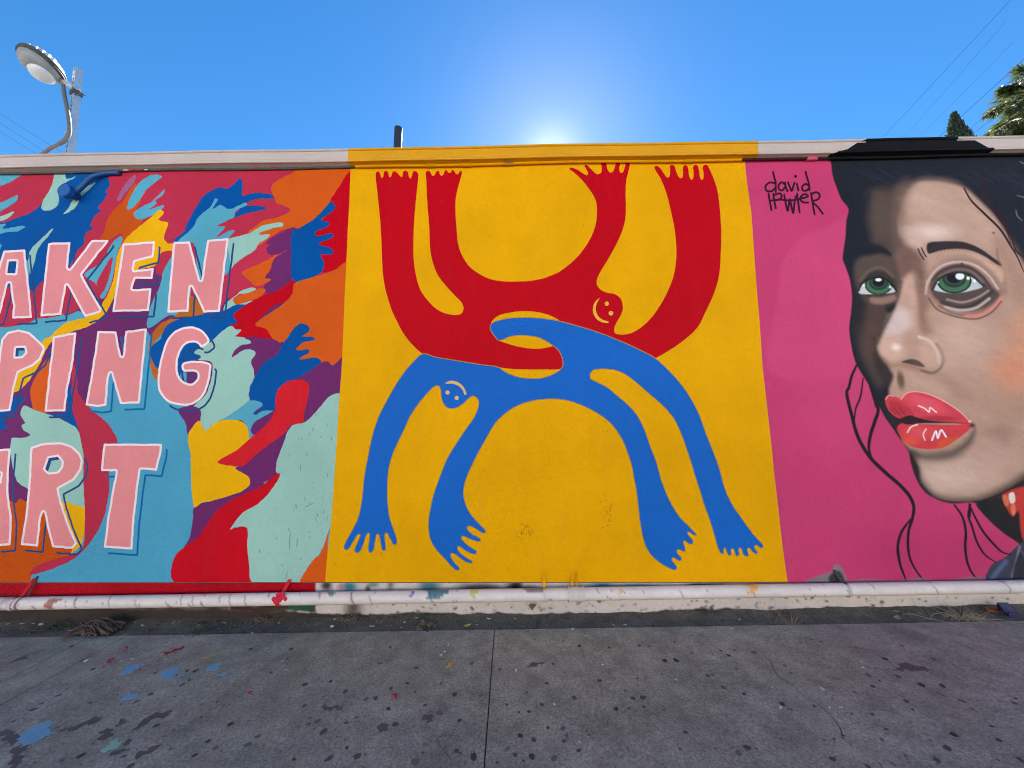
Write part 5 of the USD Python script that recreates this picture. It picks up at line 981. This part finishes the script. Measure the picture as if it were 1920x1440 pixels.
bi = rg.choice(len(np.vstack(PV)), 1500, False); PB = np.vstack(PV)[bi]+rg.normal(size=(1500, 3))*.04-[0, 0, .05]
obj('blossoms', leaves(PB, rg.normal(size=(1500, 3)), .05+.04*rg.random(1500), .022+.014*rg.random(1500), rg), leaf_mat('pale_blossom', (.5, .47, .36), (.75, .72, .6), (.5, .48, .35), .5), tr, kind='stuff')
obj('trunk', tube(np.array([[0, 0, 0], [.05, .03, c_t[2]*.5], [0, 0, c_t[2]+.31]]), [.2, .14, .05], 12), BARK, tr, True)

# ---------------------------------------------------------------- litter and weeds along the wall foot
def ground_at(u, v):
    x_, y_ = G(u, v); x_, y_ = float(x_), min(float(y_), -.02); return np.array([x_, y_, ground_z(x_, y_)])
def blades(n, rad, L, w, seed, up=.6, droop=.3):
    rg = np.random.default_rng(seed); ms = []
    for i in range(n):
        a_ = rg.random()*2*np.pi; b_ = np.array([rg.normal()*rad, rg.normal()*rad*.5, .002]); l_ = L*(.5+.7*rg.random()); d_ = np.array([math.cos(a_), math.sin(a_)*.6, up*(.4+rg.random())]); d_ /= np.linalg.norm(d_)
        c_ = spline(np.array([b_, b_+d_*l_*.5, b_+d_*l_+[0, 0, -droop*l_*rg.random()]]), False, 4); c_[:, 2] = np.maximum(c_[:, 2], .002); ms.append(tube(c_, np.linspace(w, w*.35, len(c_)), 4))
    return cat_m(ms)
STRAW = simple('straw', (.36, .28, .18), .8, 0, 40, .25, .1); TWIG = simple('dead_twig', (.20, .14, .09), .85, 0, 40, .3, .1); WEED = simple('dull_weed', (.055, .065, .03), .7, 0, 30, .4, .1); HUSK = simple('brown_husk', (.085, .048, .036), .8, 0, 25, .45, .4, .006)
p_ = ground_at(1806, 1160); obj('straw', blades(70, .05, .17, .0018, 1, .35, .4), STRAW, thing('straw_tuft', 'dry straw tuft lying on the dark strip near the right end', 'dry grass', p_), True)
p_ = ground_at(1742, 1158); obj('straw', blades(9, .03, .16, .0016, 2, .12, .3), STRAW, thing('straw_stalks', 'few loose straw stalks left of the straw tuft', 'dry grass', p_), True)
p_ = ground_at(1487, 1169); obj('stems', blades(16, .05, .11, .002, 3, 1.6, .1), TWIG, thing('dead_weed', 'upright dead weed stems at the pavement edge under the pink paint', 'weed', p_), True)
p_ = ground_at(797, 1176); t_ = thing('weed_clump', 'small grey brown weed clump on the strip under the blue figure', 'weed', p_); obj('stems', blades(60, .03, .06, .0025, 4, .9, .3), WEED, t_, True); rg = np.random.default_rng(5); n = 90
obj('leaves', leaves(np.column_stack([rg.normal(size=n)*.03, rg.normal(size=n)*.02, .01+.03*rg.random(n)]), rg.normal(size=(n, 3)), .02+.02*rg.random(n), .006+.006*rg.random(n), rg), simple('dry_leaf_bits', (.15, .12, .09), .8, 0, 60, .5, .1), t_)
for u, v, s_, lb in ((110, 1178, 5, 'dark green weed tuft left of the brown husk'), (372, 1187, 7, 'tiny dark weed at the pavement edge under the red band'), (505, 1160, 9, 'dry brown weeds under the white pipe by the crimson strap'), (662, 1150, 11, 'brown dead weed in the broken footing')):
    p_ = ground_at(u, v); obj('stems', blades(70 if s_ < 6 else 40, .06 if s_ < 6 else .04, .07, .0022, s_, .7, .4), WEED if s_ < 9 else TWIG, thing('weed_tuft', lb, 'weed', p_), True)
# crumpled palm husk
p_ = ground_at(178, 1187); hk = thing('palm_husk', 'crumpled brown palm husk lying on the strip at the left', 'husk', p_); rg = np.random.default_rng(8)
for i in range(46):
    y_ = (i/45-.5)*.13; ph = rg.random()*6; L_ = .16*(1-.9*(abs(y_)/.08)**2) if abs(y_) < .075 else .05; xs = np.linspace(-L_, L_, 12)
    c_ = np.column_stack([xs+y_*.6, y_+.012*np.sin(xs*22+ph), .012+.085*(1-(xs/(L_+.02))**2)*(1-(y_/.09)**2)*(.5+.5*rg.random())+.008*np.sin(xs*30+ph)]); c_[:, 2] = np.maximum(c_[:, 2], .004)
    ro_ = rg.normal()*.3; c_[:, :2] = c_[:, :2]@np.array([[math.cos(ro_), math.sin(ro_)], [-math.sin(ro_), math.cos(ro_)]]); m = tube(c_, np.linspace(.3, 1, 12)*.0085*(.5+.8*rg.random()), 5); m.vertices[:, 2] = np.maximum(m.vertices[:, 2], .001); obj('fibre', m, HUSK, hk, True)
# fallen leaves, wrapper
def leaf_obj(u, v, L, w, c, name, label, cat, rot, curl=.3, dy=0, lift=.006):
    p_ = ground_at(u, v); p_[1] += dy; t_ = np.linspace(0, 1, 9); V, Fc = [], []
    for a_ in t_:
        ww = w*math.sin(math.pi*min(1, a_*.94+.05))**.8
        for s_ in (-1, -.5, 0, .5, 1): V.append([(a_-.5)*L, s_*ww, lift+curl*L*(.35*s_*s_*.6+.25*(a_-.5)**2*2)])
    for i in range(8):
        for j in range(4): a0 = i*5+j; Fc.append([a0, a0+5, a0+6, a0+1])
    V = np.array(V); c_, s_ = math.cos(rot), math.sin(rot); V[:, :2] = V[:, :2]@np.array([[c_, s_], [-s_, c_]])
    th_ = thing(name, label, cat, p_); V2 = V.copy(); V2[:, 2] -= .0012; FF = np.vstack([np.array(Fc), np.array(Fc)[:, ::-1]+len(V)])
    obj('blade', (np.vstack([V, V2]), FF), simple('%s_m_%d' % (name, int(u)), c, .6, 0, 60, .3, .1), th_, 60)
    obj('stalk', tube(np.array([[V[2][0], V[2][1], lift], [V[2][0]-.02*c_, V[2][1]-.02*s_, lift+.006]]), .0012, 5), TWIG, th_)
leaf_obj(1864, 1149, .12, .035, (.20, .055, .02), 'fallen_leaf', 'rust orange fallen leaf beside the purple wrapper', 'leaf', .1, .8)
leaf_obj(1683, 1160, .06, .02, (.30, .27, .22), 'fallen_leaf', 'pale curled dead leaf on the strip under the dark strands', 'leaf', .6, .6)
leaf_obj(1681, 1149, .04, .012, (.32, .29, .24), 'fallen_leaf', 'small pale dead leaf above the curled one', 'leaf', -.3, .6)
leaf_obj(1009, 1168, .05, .02, (.085, .075, .06), 'fallen_leaf', 'grey fallen leaf on the strip below the yellow strap', 'leaf', 1.3, .5)
leaf_obj(1448, 1181, .035, .012, (.36, .34, .12), 'fallen_leaf', 'tiny yellow leaf on the pavement under the yellow corner', 'leaf', .2, .4)
leaf_obj(877, 1174, .05, .014, (.42, .40, .08), 'fallen_leaf', 'yellow green leaf scrap on the strip below the blue figure', 'leaf', .5, .7)
# brown leaf stuck at the footing
x_, z_ = W(998, 1137, -.01); lf = thing('stuck_leaf', 'brown leaf stuck to the white footing below the yellow strap', 'leaf', (float(x_), -.012, float(z_)))
V = np.array([[-.03, 0, .01], [0, -.012, .022], [.034, 0, .012], [.012, -.008, -.006], [.0, -.014, -.026], [-.016, -.008, -.008]]); obj('blade', (np.vstack([V, V+[0, .004, 0]]), np.array([[0, 5, 1], [1, 5, 3], [1, 3, 2], [5, 4, 3], [6, 7, 11], [7, 9, 11], [7, 8, 9], [11, 9, 10]])), simple('stuck_leaf_m', (.13, .08, .05), .8, 0, 60, .3, .1), lf)
p_ = ground_at(1889, 1152); wr = thing('wrapper', 'folded purple paper wrapper standing on the strip at the far right', 'wrapper', p_); pm_ = simple('purple_paper', (.024, .018, .065), .5, 0, 40, .15, .2)
V = np.array([[-.035, .02, .075], [.035, .012, .078], [.045, -.03, 0.002], [-.028, -.03, .002], [.05, .03, .01], [-.02, .035, .012]]); obj('sheet', (np.vstack([V[:4], V[[0, 1, 4, 5]]+[0, .003, 0]]), np.array([[0, 3, 2], [0, 2, 1], [4, 5, 6], [4, 6, 7]])), pm_, wr)
obj('fold', cat_m([bx(-.03, .04, -.034, -.03, .001, .03)]), pm_, wr)
rg = np.random.default_rng(77); dm = []
for i in range(900):
    x_ = rg.choice([rg.uniform(-4.6, 4.6), rg.choice([-3.9, -2.2, -1.4, -.9, .1, 2.0, 3.2])+rg.normal()*.25]); y_ = -abs(rg.normal())*.07-.005; r_ = .0015+.006*rg.random()**3
    m = trimesh.creation.icosahedron() if False else trimesh.creation.box([r_*2*(1+2*rg.random()**3), r_*2, r_*1.2]); m.apply_transform(trimesh.transformations.euler_matrix(rg.normal()*.4, rg.normal()*.4, rg.random()*6)); m.apply_translation([x_, y_, ground_z(x_, y_)+r_*.4]); dm.append(m)
obj('dirt_crumbs', cat_m(dm), simple('crumb_brown', (.10, .075, .05), .9, 0, 90, .6, .2), None, label='loose dirt crumbs and leaf bits gathered along the wall foot', cat='dirt', kind='stuff')
# pale chips of paint and paper
CH = 'k4 60,430 125,371 205,410 295,402 380,390 500,460 1030,380 1020,425 1415,425 1320,365 1790,478 1290,400 1605,410 860,685 612,682 940,670 1175,668 700,335 1680,385 k5 163,408 540,432 955,430 1055,412 1030,440 1142,377 687,360 575,375 1570,418 1655,382 1440,515 1370,567 442,660 210,747 188,685 1340,618 1315,640 825,432 k6 25,380 722,423 805,422 433,457 490,485 530,505 865,520 830,545 400,577 645,710 30,748 300,993 480,1262 1165,815 1560,450 1620,385 k7 385,882 520,1015 482,1065 510,1112 660,690 675,732 85,1018 440,1015 35,870 55,510'
rg = np.random.default_rng(21); chm = [simple('chip_%d' % i, c, .6, 0, 50, .1, .1) for i, c in enumerate(((.62, .6, .58), (.5, .48, .45), (.55, .42, .12)))]
CHIPS = []
for i, (u, v) in enumerate(T(CH)):
    p_ = ground_at(u, v); r_ = .006+.011*rg.random()**2 if v < 1190 else .004+.006*rg.random(); n_ = 5+int(rg.integers(0, 3)); a_ = np.sort(rg.random(n_))*2*np.pi+np.arange(n_)*1e-3
    g_ = MultiPolygon([poly(np.column_stack([np.cos(a_)*r_*1.4, np.sin(a_)*r_]))]).convex_hull
    if g_.geom_type != 'Polygon' or g_.area < 1e-6: continue
    m = trimesh.creation.extrude_polygon(g_, .0025, engine='earcut'); m.apply_transform(trimesh.transformations.euler_matrix(rg.normal()*.25, rg.normal()*.25, rg.random()*6)); m.apply_translation(p_+[0, 0, .003])
    CHIPS.append((u, p_[1] < EDGE, m, chm[2 if i % 11 == 8 else i % 2], 'yellow' if i % 11 == 8 else ('white' if i % 2 == 0 else 'greyish')))
ORD = 'first second third fourth fifth sixth seventh eighth ninth tenth eleventh twelfth thirteenth fourteenth fifteenth sixteenth seventeenth eighteenth nineteenth twentieth'.split(); cnt = {}
for u, on_p, m, mt, cn in sorted(CHIPS, key=lambda c: c[0]):
    z_ = ('on the pavement' if on_p else 'on the dark strip')+' below the '+('lettering mural' if u < 612 else 'yellow mural' if u < 1477 else 'portrait mural')
    k_ = cnt[(cn, z_)] = cnt.get((cn, z_), 0)+1
    obj('paint_chip', m, mt, None, label=f'{ORD[k_-1]} {cn} chip from the left {z_}', cat='chip', group='pale chips along the wall foot')
